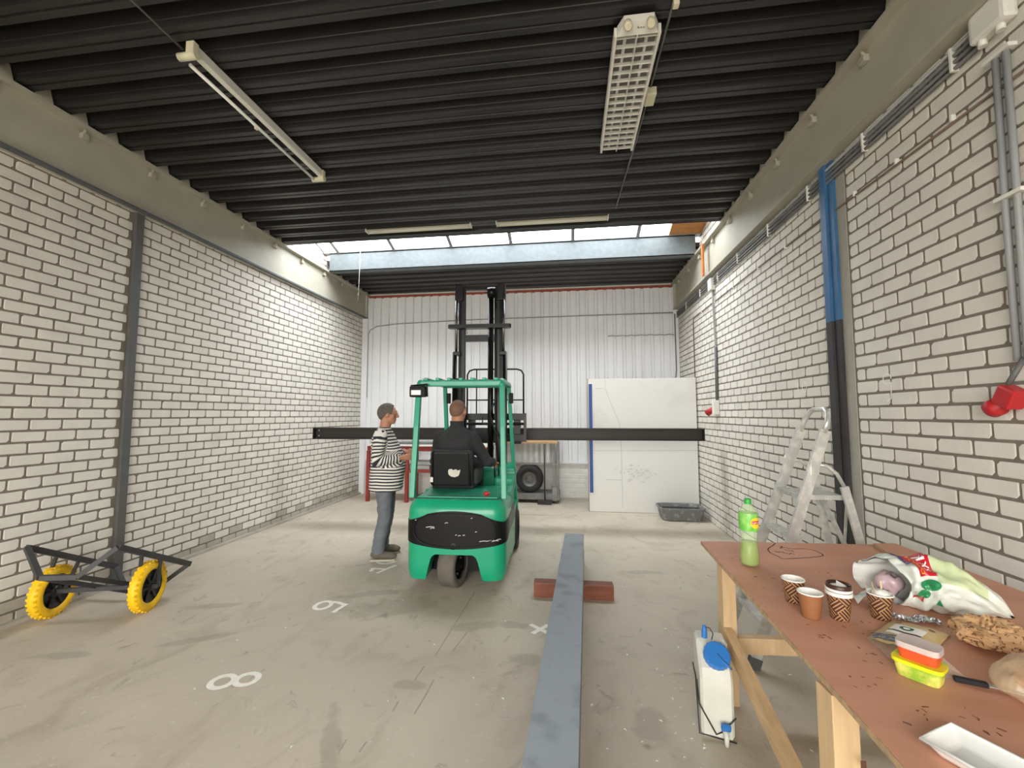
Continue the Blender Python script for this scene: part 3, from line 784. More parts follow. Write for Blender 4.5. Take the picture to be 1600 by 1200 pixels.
single('glass_sheets', MB().box2((-3.3, 7.7, 1.045), (-2.35, 8.0, 1.06)).box2((-3.2, 7.72, 1.06), (-2.5, 7.95, 1.085)), m_steel, 'flat grey sheets lying on the red workbench', 'sheets')
for i, x in enumerate((-2.72, -2.60)):
    single('clamp', MB().box2((x - .02, 7.48, 0), (x + .02, 7.53, .20), .006).box2((x - .03, 7.46, .0), (x + .03, 7.55, .03), .004), m_dark, 'short dark steel stand on the floor under the red workbench', 'stand', 'dark stands under the workbench')
single('orange_box', MB().box2((-1.63, 7.55, .86), (-1.46, 7.60, 1.02), .008), mat('orange_card', (214, 128, 70), 0.6), 'orange box at the end of the red workbench beyond the driver', 'box')

# steel trolley, spare wheel and broom
t = thing('platform_trolley', 'grey steel platform trolley with galvanised panel and wooden top by the back wall', 'trolley', (-.7, 8.1, 0))
part('platform', MB().box2((-1.33, 7.85, .06), (-.17, 8.33, .17), .008), m_steel, t)
part('wooden_top', MB().box2((-1.37, 7.84, 1.075), (-.20, 8.30, 1.105)), m_timber, t)
pn = MB()
prof = [(-1.34 + i * .052, (0, 0, .02, .02)[i % 4]) for i in range(22)]
pn.add([(x, 7.93 - d, .72) for x, d in prof] + [(x, 7.93 - d, 1.07) for x, d in prof], [(i, i + 1, 22 + i + 1, 22 + i) for i in range(21)])
part('galvanised_panel', pn, m_galv, t, fixn=False)
for x, y in ((-1.33, 7.9), (-.20, 7.9), (-1.33, 8.28), (-.20, 8.28), (-.27, 7.9)): part('post', MB().box2((x - .018, y - .018, .1), (x + .018, y + .018, 1.08)), m_steel, t)
part('panel_rail', MB().box2((-1.33, 7.9, .68), (-.2, 7.94, .72)), m_steel, t)
for x in (-1.25, -.27):
    for y in (7.92, 8.26): part('caster', MB().tube([(x - .02, y, .035), (x + .02, y, .035)], .035, 12), m_dark, t)
part('caster_fork', MB().box2((-.30, 7.83, .05), (-.21, 7.9, .30), .006), m_steel, t)
t = thing('spare_wheel', 'car wheel with black tyre and grey rim standing on the platform trolley', 'wheel', (-.72, 8.02, .17))
Mw = Matrix.Translation((-.72, 7.99, .425)) @ Matrix.Rotation(PI / 2 + .10, 4, 'X')
part('tyre', MB().lathe([(.135, -.07), (.15, -.085), (.20, -.095), (.235, -.085), (.255, -.06), (.255, .06), (.235, .085), (.20, .095), (.15, .085), (.135, .07)], 32, Mw, cap=False), m_rubber, t)
rim = part('rim', MB().lathe([(.14, .07), (.13, .06), (.12, .02), (.075, .0), (.07, .02), (.03, .02), (.0, .02)], 28, Mw, cap=False), m_steel, t)
part('rim_back', MB().lathe([(.14, -.06), (.0, -.06)], 24, Mw, cap=False), m_dark, t)
for k in range(5):
    a = k * 2 * PI / 5; part('wheel_nut', MB().lathe([(.010, .02), (.010, .035), (.0, .035)], 8, Mw @ Matrix.Translation((.05 * math.cos(a), .05 * math.sin(a), 0))), m_galv, rim)
t = thing('push_broom', 'black push broom with thin handle leaning on the platform trolley', 'broom', (-.43, 7.80, 0))
part('handle', MB().tube([(-.43, 7.79, .05), (-.44, 7.825, 1.06)], .012, 8), m_dark, t)
part('brush_head', MB().box2((-.56, 7.73, .03), (-.31, 7.81, .075), .01), m_blk, t); part('bristles', MB().box2((-.56, 7.725, 0), (-.31, 7.815, .035)), m_blk, t)

# ------------------------------------------------------------------ steel beams
m_ibeam = mat('dark_mill_scale_steel', (52, 47, 43), 0.5, metal=0.25, var=0.22, vscale=3, stretch=(.4, 4, 4))
m_greybeam = mat('grey_primed_beam', (134, 141, 146), 0.42, metal=0.1, rgb2=(104, 110, 115), vscale=6, thresh=(0.52, 0.74), bump=0.05, bscale=40)
m_hard = mat('reddish_hardwood', (122, 68, 46), 0.5, var=0.2, vscale=4, stretch=(1, 6, 6), bump=0.08)
m_hardend = mat('dark_hardwood_end', (112, 66, 42), 0.6, var=0.2, vscale=14)
def hprof(w, h, tf, tw):
    a = w / 2; b = tw / 2
    return [(-a, 0), (a, 0), (a, tf), (b, tf), (b, h - tf), (a, h - tf), (a, h), (-a, h), (-a, h - tf), (-b, h - tf), (-b, tf), (-a, tf)]
t = thing('lifted_steel_beam', 'long dark steel H-beam lying across the forks of the forklift', 'beam', (-.955, 6.10, 1.24), math.radians(2.5))
part('section', MB().prism(hprof(.16, .168, .011, .008), -2.79, 2.79, lambda x, z, k: (k, x, z)), m_ibeam, t, world=False)
for s in (-1, 1):
    ep = part('end_plate', MB().box2((s * 2.79 - .006, -.08, 0), (s * 2.79 + .006, .08, .168)), m_ibeam, t, world=False)
for x in (-2.74,):
    for z in (.045, .125): part('bolt_hole', MB().lathe([(.011, 0), (.011, .003), (0, .003)], 10, Matrix.Translation((x, -.004, z)) @ Matrix.Rotation(PI / 2, 4, 'X')), m_galv, t, world=False)
a = math.atan2(.132, 3.1)
t = thing('floor_steel_beam', 'long grey primed steel H-beam resting on timber blocks on the floor', 'beam', (.054, 4.79, .122), -a)
part('section', MB().prism(hprof(.205, .188, .012, .009), -6.0, 0.0, lambda x, z, k: (x, k, z)), m_greybeam, t, world=False)
t = thing('timber_block', 'reddish hardwood block lying crosswise under the floor beam, its ends showing', 'block', (.03, 3.93, 0), math.radians(1))
part('block', MB().box((0, 0, .061), (.69, .11, .122), None, .004), m_hard, t, world=False)
part('end_grain', MB().box((-.345, 0, .061), (.003, .10, .112)), m_hardend, t, world=False)
t = thing('timber_block', 'reddish hardwood block under the tail of the floor beam', 'block', (-.175, -.6, 0), math.radians(1))
part('block', MB().box((0, 0, .061), (.69, .11, .122), None, .004), m_hard, t, world=False)

# ------------------------------------------------------------------ wheeled cradle trolley with yellow wheels
m_frame = mat('dark_grey_frame_steel', (66, 66, 66), 0.5, metal=0.25, var=0.12, vscale=10)
m_yel = mat('yellow_foam_tyre', (236, 188, 22), 0.5, var=0.10, vscale=12)
m_hub = mat('black_plastic_hub', (26, 26, 27), 0.4)
t = thing('cradle_trolley', 'dark steel cradle trolley tipped on two yellow tyred wheels against the brick wall', 'trolley', (-3.75, 3.1, 0))
A, B, A2, B2 = V(-4.05, 2.79, .60), V(-3.42, 2.92, .59), V(-4.05, 3.45, .235), V(-3.42, 3.56, .25)
a, b, a2, b2 = V(-3.79, 2.70, .425), V(-3.62, 2.81, .40), V(-3.82, 3.36, .07), V(-3.62, 3.44, .075)
part('top_rail', MB().bar(A, A2, .042, .042), m_frame, t); part('top_rail', MB().bar(B, B2, .042, .042), m_frame, t)
for p, q in ((A, a), (a, b), (b, B), (A2, a2), (a2, b2), (b2, B2)): part('end_bar', MB().bar(p, q, .034, .034), m_frame, t)
part('bottom_rail', MB().bar(a, a2, .034, .034), m_frame, t); part('bottom_rail', MB().bar(b, b2, .034, .034), m_frame, t)
W1, W2 = V(-4.09, 3.01, .195), V(-3.44, 3.20, .195); ax = (W2 - W1).normalized()
part('axle', MB().bar(W1 - ax * .03, W2 + ax * .08, .032, .032), m_frame, t)
for w, rail0, rail1 in ((W1, A, A2), (W2, B, B2)):
    for k, off in ((.30, -.07), (.55, .075)):
        p = rail0.lerp(rail1, k); part('wheel_strut', MB().bar(p, w + ax * off * (1 if w is W2 else 1), .030, .012, up=(0, 1, 0)), m_frame, t)
    q = ax.to_track_quat('Z', 'Y').to_matrix().to_4x4(); Mw = Matrix.Translation(w) @ q
    wh = part('tyre', MB().lathe([(.128, -.028), (.138, -.040), (.165, -.043), (.186, -.030), (.194, -.012), (.194, .012), (.186, .030), (.165, .043), (.138, .040), (.128, .028)], 40, Mw, cap=False), m_yel, t)
    lug = MB()
    for k in range(30):
        an = 2 * PI * k / 30
        for s in (-1, 1):
            lug.X = Mw @ Matrix.Rotation(an + (s * .05), 4, 'Z') @ Matrix.Translation((.188, 0, s * .019)) @ Matrix.Rotation(s * .5, 4, 'Y')
            lug.box((0, 0, 0), (.014, .016, .026), None)
    part('tread_lugs', lug, m_yel, wh, kind='stuff')
    hb = part('hub', MB().lathe([(.132, -.02), (.132, .022), (.126, .026), (.120, .012), (.045, .008), (.04, .03), (.018, .034), (0, .034)], 32, Mw, cap=False), m_hub, t)
    part('hub_back', MB().lathe([(.132, -.02), (0, -.02)], 24, Mw, cap=False), m_hub, hb)
    for k in range(6):
        sp = MB(); sp.X = Mw @ Matrix.Rotation(k * PI / 3, 4, 'Z'); sp.box((.083, 0, .016), (.085, .022, .016), None, .003); part('spoke', sp, m_hub, hb)
    part('axle_nut', MB().lathe([(.012, .03), (.012, .05), (0, .05)], 8, Mw), m_galv, hb)

# ------------------------------------------------------------------ aluminium stepladder
m_alu = mat('paint_spattered_aluminium', (198, 198, 194), 0.34, metal=0.5, rgb2=(224, 223, 216), vscale=16, thresh=(0.45, 0.66))
m_foot = mat('grey_rubber_foot', (84, 84, 84), 0.8)
t = thing('stepladder', 'paint spattered aluminium platform stepladder standing between the table and the posted brick wall', 'stepladder', (1.55, 3.2, 0))
yn0, yn1, yf0, yf1 = 2.985, 3.035, 3.42, 3.31     # near/far rails: bottom y, top y
def rail(z, near=True):
    k = z / 1.58; y = (yn0 + (yn1 - yn0) * k) if near else (yf0 + (yf1 - yf0) * k)
    return V(1.135 + .345 * z, y, z)
for nr in (True, False):
    rl = part('front_rail', MB().bar(rail(.05, nr), rail(1.50, nr), .024, .062, up=(1, 0, 0)), m_alu, t)
    part('foot', MB().bar(rail(0, nr), rail(.07, nr), .034, .074, up=(1, 0, 0)), m_foot, rl)
hoop = [rail(1.48, True), rail(1.56, True), rail(1.615, True) + V(.0, .03, 0), rail(1.635, True) + V(.0, .07, 0), rail(1.635, False) - V(.0, .07, 0), rail(1.615, False) - V(0, .03, 0), rail(1.56, False), rail(1.48, False)]
part('hand_hoop', MB().tube(hoop, .017, 10), m_alu, t)
for z in (.27, .54, .81):
    p, q = rail(z, True), rail(z, False); part('step', MB().bar(p + V(.02, .0, 0), q + V(.02, 0, 0), .085, .024), m_alu, t)
pl0, pl1 = rail(1.08, True), rail(1.08, False)
pf = MB(); pf.add([pl0 + V(-.03, .02, 0), pl0 + V(.24, .03, 0), pl1 + V(.24, -.03, 0), pl1 + V(-.03, -.02, 0), pl0 + V(-.03, .02, -.03), pl0 + V(.24, .03, -.03), pl1 + V(.24, -.03, -.03), pl1 + V(-.03, -.02, -.03)],
                 [(0, 1, 2, 3), (4, 5, 6, 7), (0, 1, 5, 4), (1, 2, 6, 5), (2, 3, 7, 6), (3, 0, 4, 7)])
part('platform', pf, m_alu, t)
RT = {True: pl0 + V(.235, .0, .06), False: pl1 + V(.235, 0, .06)}; RB = {True: V(1.975, 2.98, 0.0), False: V(1.975, 3.44, 0.0)}
for nr in (True, False):
    rl = part('rear_rail', MB().bar(RB[nr] + V(-.01, 0, .03), RT[nr], .02, .045, up=(1, 0, 0)), m_alu, t)
    part('foot', MB().bar(RB[nr], RB[nr].lerp(RT[nr], .06), .03, .055, up=(1, 0, 0)), m_foot, rl)
    s0 = rail(1.28, nr); e0 = RT[nr]
    part('arm_strap', MB().tube([s0, s0 + V(.07, 0, -.01), s0 + V(.13, 0, -.06), e0], .012, 8), m_alu, t)
    part('rivet_plate', MB().box(tuple(rail(1.26, nr) + V(0, -.015 if nr else .015, 0)), (.05, .006, .10), None, .002), m_alu, t)
part('rear_crossbar', MB().bar(RB[True].lerp(RT[True], .22), RB[False].lerp(RT[False], .22), .02, .035), m_alu, t)
part('rear_brace', MB().bar(RB[True].lerp(RT[True], .95), RB[False].lerp(RT[False], .25), .012, .028), m_alu, t)
part('rear_brace', MB().bar(RB[False].lerp(RT[False], .95), RB[True].lerp(RT[True], .25), .012, .028), m_alu, t)
part('red_strap', MB().bar(rail(.72, True) + V(-.02, -.018, 0), rail(.76, True) + V(.08, -.018, .01), .006, .02), m_red, t, label='red paint smear')
# ------------------------------------------------------------------ big work table
TZ = 0.84
m_top = mat('red_brown_phenolic_board', (206, 150, 122), 0.5, rgb2=(192, 136, 108), vscale=3, thresh=(0.40, 0.72), stretch=(1, 1.6, 1), bump=0.05, bscale=60)
m_topedge = mat('raw_plywood_edge', (178, 150, 116), 0.8, var=0.2, vscale=40)
m_pine = mat('planed_pine', (204, 174, 134), 0.6, var=0.10, vscale=4, stretch=(8, 8, 1), bump=0.05, bscale=30)
m_pineh = mat('planed_pine_rail', (202, 170, 128), 0.6, var=0.12, vscale=4, stretch=(8, 1, 8), bump=0.05, bscale=30)
m_inkb = mat('brown_marker_ink', (92, 58, 44), 0.8)
m_stain = mat('dark_table_stain', (128, 84, 66), 0.7, var=0.2, vscale=20)
tc = V(.786, 2.76, 0); U = V(.9982, .060, 0); Wv = V(-.042, -.9991, 0)     # far corner, width and length directions
def tp(u, v, z=0.0): return tc + U * u + Wv * v + V(0, 0, z)
t = thing('work_table', 'long red brown topped timber work table with snacks on it beside the brick wall', 'table', tuple(tp(.52, 1.22)))
def quad(pts, z0, z1):
    mb = MB(); n = len(pts); return mb.add([(p[0], p[1], z0) for p in pts] + [(p[0], p[1], z1) for p in pts], [tuple(range(n))[::-1], tuple(range(n, 2 * n))] + [(i, (i + 1) % n, n + (i + 1) % n, n + i) for i in range(n)])
top = part('table_top', quad([tp(0, 0), tp(1.06, 0), tp(1.06, 2.44), tp(0, 2.44)], TZ - .020, TZ), m_top, t)
part('edge_band', quad([tp(-.003, 0), tp(0, 0), tp(0, 2.44), tp(-.003, 2.44)], TZ - .019, TZ - .002), m_topedge, top)
lo = part('base_board', quad([tp(.012, .05), tp(1.04, .05), tp(1.04, 2.42), tp(.012, 2.42)], TZ - .036, TZ - .0205), m_topedge, t)
for (u, v) in ((.10, .13), (.98, .13), (.038, 1.345), (.98, 1.36), (.055, 2.3), (.98, 2.3)):
    p = tp(u, v); ang = math.atan2(U.y, U.x)
    lg = MB(); lg.box((p.x, p.y, (TZ - .036) / 2), (.072, .072, TZ - .037), Matrix.Rotation(ang, 3, 'Z'), .003)
    o = part('leg', lg, m_pine, t)
part('cross_rail', MB().bar(tp(.14, .13, .315), tp(.94, .13, .315), .045, .085), m_pine, t)
part('cross_rail', MB().bar(tp(.10, 1.36, .20), tp(.94, 1.36, .20), .045, .085), m_pine, t)
part('side_rail', MB().bar(tp(.082, .10, .395), tp(.155, 1.45, .02), .045, .085), m_pineh, t)
part('apron_rail', MB().bar(tp(.14, .13, .775), tp(.94, .13, .775), .04, .055), m_pine, t)
part('timber_stamp', MB().box2((.784, 1.3525, .63), (.798, 1.3535, .655)), m_inkb, t)
tb = lambda x, y: (x, y, TZ + .0008)
hk = MB()
heart = [(1.208, 2.77), (1.173, 2.721), (1.128, 2.668), (1.107, 2.634), (1.096, 2.579), (1.109, 2.52), (1.113, 2.48), (1.163, 2.491), (1.213, 2.504), (1.279, 2.525), (1.331, 2.546), (1.357, 2.563), (1.367, 2.592), (1.365, 2.635), (1.351, 2.665), (1.329, 2.678), (1.3, 2.679), (1.272, 2.67)]
ribbon(hk, heart, .007, tb)
for w in ([(1.203, 2.715), (1.22, 2.712), (1.187, 2.666), (1.223, 2.691), (1.23, 2.682), (1.235, 2.672), (1.25, 2.674), (1.258, 2.665), (1.27, 2.667)], [(1.199, 2.647), (1.21, 2.638), (1.217, 2.634), (1.23, 2.631), (1.234, 2.615)],
          [(1.134, 2.613), (1.14, 2.594), (1.155, 2.601), (1.17, 2.603), (1.171, 2.579), (1.185, 2.586), (1.185, 2.563), (1.207, 2.584), (1.216, 2.567)]): ribbon(hk, w, .008, tb)
part('ink_heart', hk, m_inkb, top, label='brown marker heart with scribbled words')
r = random.Random(12); sm = MB()
for (x, y, k) in ((.87, 2.43, 8), (.89, 2.18, 6), (.92, 2.05, 5), (.86, 1.66, 7), (1.05, 1.70, 7), (1.08, 1.77, 5), (.95, 1.52, 8), (.83, 1.40, 6), (1.0, 1.25, 8), (.88, 1.28, 6), (1.2, 2.3, 4)):
    for _ in range(k):
        px, py = x + r.gauss(0, .03), y + r.gauss(0, .03); w = r.uniform(.003, .009); a = r.uniform(0, 3.1)
        ribbon(sm, [(px - w * math.cos(a), py - w * math.sin(a)), (px, py), (px + w * math.cos(a + .3), py + w * math.sin(a + .3))], r.uniform(.002, .006), lambda x, y: (x, y, TZ + .0006))
part('knife_marks', sm, m_stain, top, kind='stuff')
# loose offcut lying on the wall side of the table
b2 = [(1.74, 2.775), (1.862, 2.79), (1.885, 2.10), (1.893, 1.2), (1.36, 1.2), (1.489, 1.677)]
t = thing('loose_board', 'loose red brown board offcut lying on the table along the brick wall', 'board', (1.7, 2.0, TZ))
part('board', quad(b2, TZ + .001, TZ + .019), m_top, t)
part('raw_edge', quad([(1.737, 2.775), (1.742, 2.776), (1.491, 1.677), (1.362, 1.2), (1.357, 1.2), (1.486, 1.677)], TZ + .002, TZ + .018), m_topedge, t)

# ------------------------------------------------------------------ things on the table
def cup_pattern():
    m = bpy.data.materials.new('brown_cup_pattern'); m.use_nodes = True; N = m.node_tree.nodes; K = m.node_tree.links; b = N['Principled BSDF']
    tc_ = N.new('ShaderNodeTexCoord'); se = N.new('ShaderNodeSeparateXYZ'); K.new(tc_.outputs['Object'], se.inputs[0])
    at = N.new('ShaderNodeMath'); at.operation = 'ARCTAN2'; K.new(se.outputs[1], at.inputs[0]); K.new(se.outputs[0], at.inputs[1])
    mu = N.new('ShaderNodeMath'); mu.operation = 'MULTIPLY'; mu.inputs[1].default_value = .036; K.new(at.outputs[0], mu.inputs[0])
    cb = N.new('ShaderNodeCombineXYZ'); K.new(mu.outputs[0], cb.inputs[0]); K.new(se.outputs[2], cb.inputs[1])
    def wav(rot):
        mp = N.new('ShaderNodeMapping'); mp.inputs['Rotation'].default_value = (0, 0, rot); K.new(cb.outputs[0], mp.inputs['Vector'])
        w = N.new('ShaderNodeTexWave'); w.inputs['Scale'].default_value = 30; K.new(mp.outputs[0], w.inputs['Vector']); return w.outputs['Fac']
    ck = N.new('ShaderNodeTexChecker'); ck.inputs['Scale'].default_value = 26; mp = N.new('ShaderNodeMapping'); mp.inputs['Rotation'].default_value = (0, 0, .785); K.new(cb.outputs[0], mp.inputs['Vector']); K.new(mp.outputs[0], ck.inputs['Vector'])
    mx = N.new('ShaderNodeMix'); K.new(ck.outputs['Fac'], mx.inputs[0]); K.new(wav(.785), mx.inputs[2]); K.new(wav(-.785), mx.inputs[3])
    rp = N.new('ShaderNodeValToRGB'); rp.color_ramp.elements[0].position = .62; rp.color_ramp.elements[1].position = .72
    rp.color_ramp.elements[0].color = srgb(70, 42, 28); rp.color_ramp.elements[1].color = srgb(184, 140, 98)
    K.new(mx.outputs[0], rp.inputs[0]); K.new(rp.outputs[0], b.inputs['Base Color']); b.inputs['Roughness'].default_value = .55
    return m
m_cup = cup_pattern()
m_kraftcup = mat('plain_brown_cup', (142, 94, 60), 0.55, var=0.05)
m_cupin = mat('white_cup_lining', (236, 233, 226), 0.5)
m_coffee = mat('coffee_brown', (64, 38, 26), 0.4)
def cup(loc, ms, label, rim=True):
    t = thing('paper_cup', label, 'cup', loc)
    part('sleeve', MB().lathe([(.0, 0.0), (.029, 0.0), (.030, .004), (.0405, .088)], 28, cap=False), ms, t, world=False)
    part('lining', MB().lathe([(.0395, .090), (.029, .006), (.0, .006)], 28, cap=False), m_cupin, t, world=False)
    part('rim', MB().lathe([(.0395, .088), (.0425, .088), (.0428, .0905), (.041, .093), (.0392, .091), (.0395, .088)], 28, cap=False), m_cupin, t, world=False)
    return t
cup((.905, 1.935, TZ), m_cup, 'patterned brown paper cup, empty, touching the plain brown cup')
cup((.900, 1.800, TZ), m_kraftcup, 'plain brown paper cup without pattern')
t = cup((1.0, 1.80, TZ), m_cup, 'patterned paper cup with more cups stacked in it and a coffee-stained rim')
for k, z in enumerate((.098, .110)): part('stacked_rim', MB().lathe([(.0395, z - .008), (.0425, z - .004), (.0428, z), (.041, z + .003), (.0392, z)], 28, cap=False), m_cupin, t, world=False)
part('coffee_ring', MB().lathe([(.040, .112), (.0395, .126), (.037, .128), (.035, .118), (.034, .114)], 28, cap=False), m_coffee, t, world=False)
part('foam', MB().ell((.0, .0, .112), (.033, .033, .012)).add([(-.02, -.02, .122), (.02, -.012, .124), (.004, .02, .132), (0, -.002, .115)], [(0, 1, 2), (0, 1, 3), (1, 2, 3), (2, 0, 3)]), m_cupin, t, world=False)
t = cup((1.155, 1.825, TZ), m_cup, 'patterned paper cup holding stirring sticks and a crumpled napkin')
for (dx, dy, tx, ty) in ((.01, .0, .012, .01), (-.015, .01, -.045, .02), (-.005, -.01, -.03, -.005)):
    part('stirrer', MB().bar((dx, dy, .03), (tx, ty, .132), .006, .0015), m_pine, t, world=False)
nap = MB().ell((.006, 0, .085), (.030, .030, .018), None, 14, 8); nap.v = [tuple(Vector(v) + Vector((0, 0, .010 * mnoise.noise(Vector(v) * 60)))) for v in nap.v]
part('napkin', nap, m_cupin, t, world=False)

# green ice-tea bottle
m_pet = mat('clear_green_plastic', (200, 226, 176), 0.10, alpha=.32, coat=.6)
m_tea = mat('green_tea', (164, 180, 36), 0.15, trans=0.35, ior=1.33)
m_film = mat('bright_green_label', (86, 178, 52), 0.35, rgb2=(150, 208, 110), vscale=26, local=True)
m_capg = mat('green_cap', (46, 158, 62), 0.4)
m_yl = mat('yellow_emblem', (244, 206, 44), 0.4)
m_rd = mat('red_banner', (196, 34, 44), 0.4)
m_wt = mat('white_lettering', (246, 246, 240), 0.5)
t = thing('drink_bottle', 'tall green iced tea bottle with yellow emblem, standing at the far end of the table', 'bottle', (.905, 2.36, TZ), .25)
bp = [(.0, .006), (.030, .002), (.040, .006), (.0435, .02), (.044, .05), (.041, .085), (.0375, .120), (.039, .150), (.043, .175), (.045, .20), (.045, .245), (.042, .262), (.034, .282), (.022, .298), (.0145, .306), (.0145, .318)]
part('bottle_body', MB().lathe(bp, 28, cap=False), m_pet, t, world=False)
part('tea', MB().lathe([(.0, .008), (.028, .005), (.038, .009), (.0415, .02), (.042, .05), (.039, .085), (.0358, .118), (.0, .118)], 28, cap=False), m_tea, t, world=False)
lb = part('label_film', MB().lathe([(.0437, .176), (.0457, .20), (.0457, .245), (.0427, .262)], 28, cap=False), m_film, t, world=False, label='bright green label')
part('cap', MB().lathe([(.0165, .306), (.0165, .328), (.0150, .331), (.0, .331)], 20, cap=False), m_capg, t, world=False)
wrap = lambda a0, zc, rad: (lambda x, y, k: ((rad + k) * math.cos(a0 + x / rad), (rad + k) * math.sin(a0 + x / rad), zc + y))
a0 = -PI / 2 - .25 + .42
def disc(fr, rx, ry, n=28, k=0.0):
    mb = MB(); m_ = 6
    for j in range(m_):
        s0, s1 = j / m_, (j + 1) / m_
        vs = [fr(rx * s * math.cos(2 * PI * i / n), ry * s * math.sin(2 * PI * i / n), k) for s in (s0, s1) for i in range(n)]
        mb.add(vs, [(i, (i + 1) % n, n + (i + 1) % n, n + i) for i in range(n)], True)
    return mb
part('emblem', disc(wrap(a0, .218, .046), .027, .027, k=.0012), m_yl, lb, world=False)
def patch(fr, w, h, k, n=10): 
    mb = MB(); return mb.grid(lambda u, v: fr((u - .5) * w, (v - .5) * h, k), n, 2)
part('banner', patch(wrap(a0, .221, .046), .044, .016, .0020), m_rd, lb, world=False)
part('lettering', text_mb('Lipton', .0155, wrap(a0, .2212, .046), .0026), m_wt, lb, world=False)

# shopping bag
m_bag = mat('translucent_white_bag', (222, 226, 216), 0.3, var=0.06, vscale=14, trans=0.0, coat=.3)
m_bagin = mat('bag_inside', (206, 206, 200), 0.5, var=0.06, vscale=10)
m_bagred = mat('bag_red_print', (200, 32, 44), 0.35, coat=.3)
m_baggr = mat('bag_green_print', (46, 140, 88), 0.35, coat=.3)
m_baglg = mat('bag_pale_green_print', (204, 216, 170), 0.35, coat=.3, var=.06)
m_bagye = mat('bag_yellow_print', (246, 190, 50), 0.4)
m_bagpu = mat('bag_violet_print', (84, 70, 110), 0.4)
m_pinkfilm = mat('pink_wrapping', (206, 178, 184), 0.35, coat=.3)
t = thing('shopping_bag', 'open white and green plastic shopping bag with red print, lying on the table', 'bag', (1.43, 1.97, TZ))
d = V(.885, -.465, 0); sd = V(-.465, -.885, 0); m0 = V(1.265, 2.045, TZ)
def S(u, v, off=0.0):
    th = 2 * PI * u
    L = .40 * v
    if v < .5: k = .80 + .20 * math.sin(v / .5 * PI / 2)
    else: k = max(.02, math.cos((v - .5) / .5 * PI / 2 * .97)) ** .8
    rw, rh = .125 * k * (1 if v < .7 else 1.0), .092 * k
    c, s = math.cos(th), math.sin(th)
    c = math.copysign(abs(c) ** .8, c); s = math.copysign(abs(s) ** .9, s)
    nz_ = mnoise.noise(V(c * 1.6, s * 1.6, v * 5)) * .026 + mnoise.noise(V(c * 4, s * 4, v * 11 + 4)) * .014
    nz_ += .006 * math.sin(th * 7 + v * 9) * (0.4 + v)
    p = m0 + d * (L + .085 * (c + .35) * max(0, 1 - v * 1.6) ** 1.5 + .012 * s * (1 - v)) + sd * (c * (rw + nz_ + off)) + V(0, 0, rh * .97 + s * (rh + nz_ + off))
    zmin = TZ + (.022 if p.x > 1.489 + (p.y - 1.677) * .2287 - .004 else .002)
    if p.z < zmin: p.z = zmin
    return p
part('bag_body', MB().grid(lambda u, v: S(u, v), 72, 36), m_bag, t, fixn=False)
part('bag_lining', MB().grid(lambda u, v: S(u, v * .45, -.004), 48, 10), m_bagin, t, fixn=False)
def sheet(u0, u1, v0, v1, k, n=16, m_=10): return MB().grid(lambda a, b: S(u0 + (u1 - u0) * a, v0 + (v1 - v0) * b, k), n, m_)
part('red_print', sheet(.10, .30, .20, .40, .0025), m_bagred, t)
part('violet_print', sheet(.20, .31, .15, .20, .0025), m_bagpu, t)
part('pale_green_print', sheet(.06, .34, .41, .82, .0020, 20, 16), m_baglg, t)
fr1 = lambda x, y, k: S(.20 + x, .30 - y, k)
part('lettering', text_mb('DISCOU', .046, lambda x, y, k: S(.195 + x * 1.05, .245 - y * 1.2, .0045), 0), m_bagye, t)
part('lettering', text_mb('SKK', .085, lambda x, y, k: S(.20 + x * .95, .330 - y * 1.3, .0045), 0), m_wt, t)
for (uc, vc, ru, rv) in ((.045, .30, .035, .13), (-.015, .22, .03, .10)):
    part('green_print', disc(lambda x, y, k: S(uc + x, vc + y, .003), ru, rv), m_baggr, t)
part('red_print', sheet(-.075, -.02, .10, .24, .0028), m_bagred, t)
part('lettering', text_mb('ITTI', .042, lambda x, y, k: S(-.045 + x * .55, .205 - y * 1.2, .0048), 0), m_wt, t)
part('lettering', text_mb('LS', .05, lambda x, y, k: S(-.045 + x * .55, .145 - y * 1.2, .0048), 0), m_bagye, t)
part('green_print', MB().add([S(-.03, .42, .003), S(-.075, .40, .003), S(-.075, .47, .003)], [(0, 1, 2)]), m_baggr, t)
flap = MB().grid(lambda u, v: tuple(V(1.245, 2.02, TZ + .004) + V(-.11 * u, -.03 * u - .07 * v, .012 + .035 * (1 - u) * v + .012 * math.sin(u * 6 + v * 4))), 10, 8)
part('bag_handle', flap, m_bag, t)
pk = MB().ell((1.335, 2.045, TZ + .055), (.05, .045, .04), None, 20, 12)
pk.v = [tuple(Vector(v) + Vector((1, 1, 1)) * .018 * mnoise.noise(Vector(v) * 40)) for v in pk.v]
single('wrapped_parcel', pk, m_pinkfilm, 'crumpled pink wrapping just inside the mouth of the shopping bag', 'wrapping')

# crumpled brown paper bag
m_kraft = mat('brown_kraft_paper', (198, 158, 114), 0.7, rgb2=(118, 82, 56), vscale=95, thresh=(0.57, 0.60), bump=0.3, bscale=50)
pb = MB().ell((0, 0, 0), (.105, .085, .044), None, 36, 22)
vs = []
for v in pb.v:
    q = Vector(v); n_ = (.5 - abs(mnoise.noise(q * 16 + V(2, 5, 1)))) * .050 - .018 + (.5 - abs(mnoise.noise(q * 42 + V(3, 1, 2)))) * .022 - .008; q = q + q.normalized() * n_
    q.z = max(q.z, -.040); vs.append(tuple(Matrix.Rotation(.15, 3, 'Z') @ q + V(1.372, 1.660, TZ + .0415)))
pb.v = vs
pb.sm = [False] * len(pb.sm)
single('paper_bag', pb, m_kraft, 'crumpled brown printed paper bag beside the plastic shopping bag', 'bag')
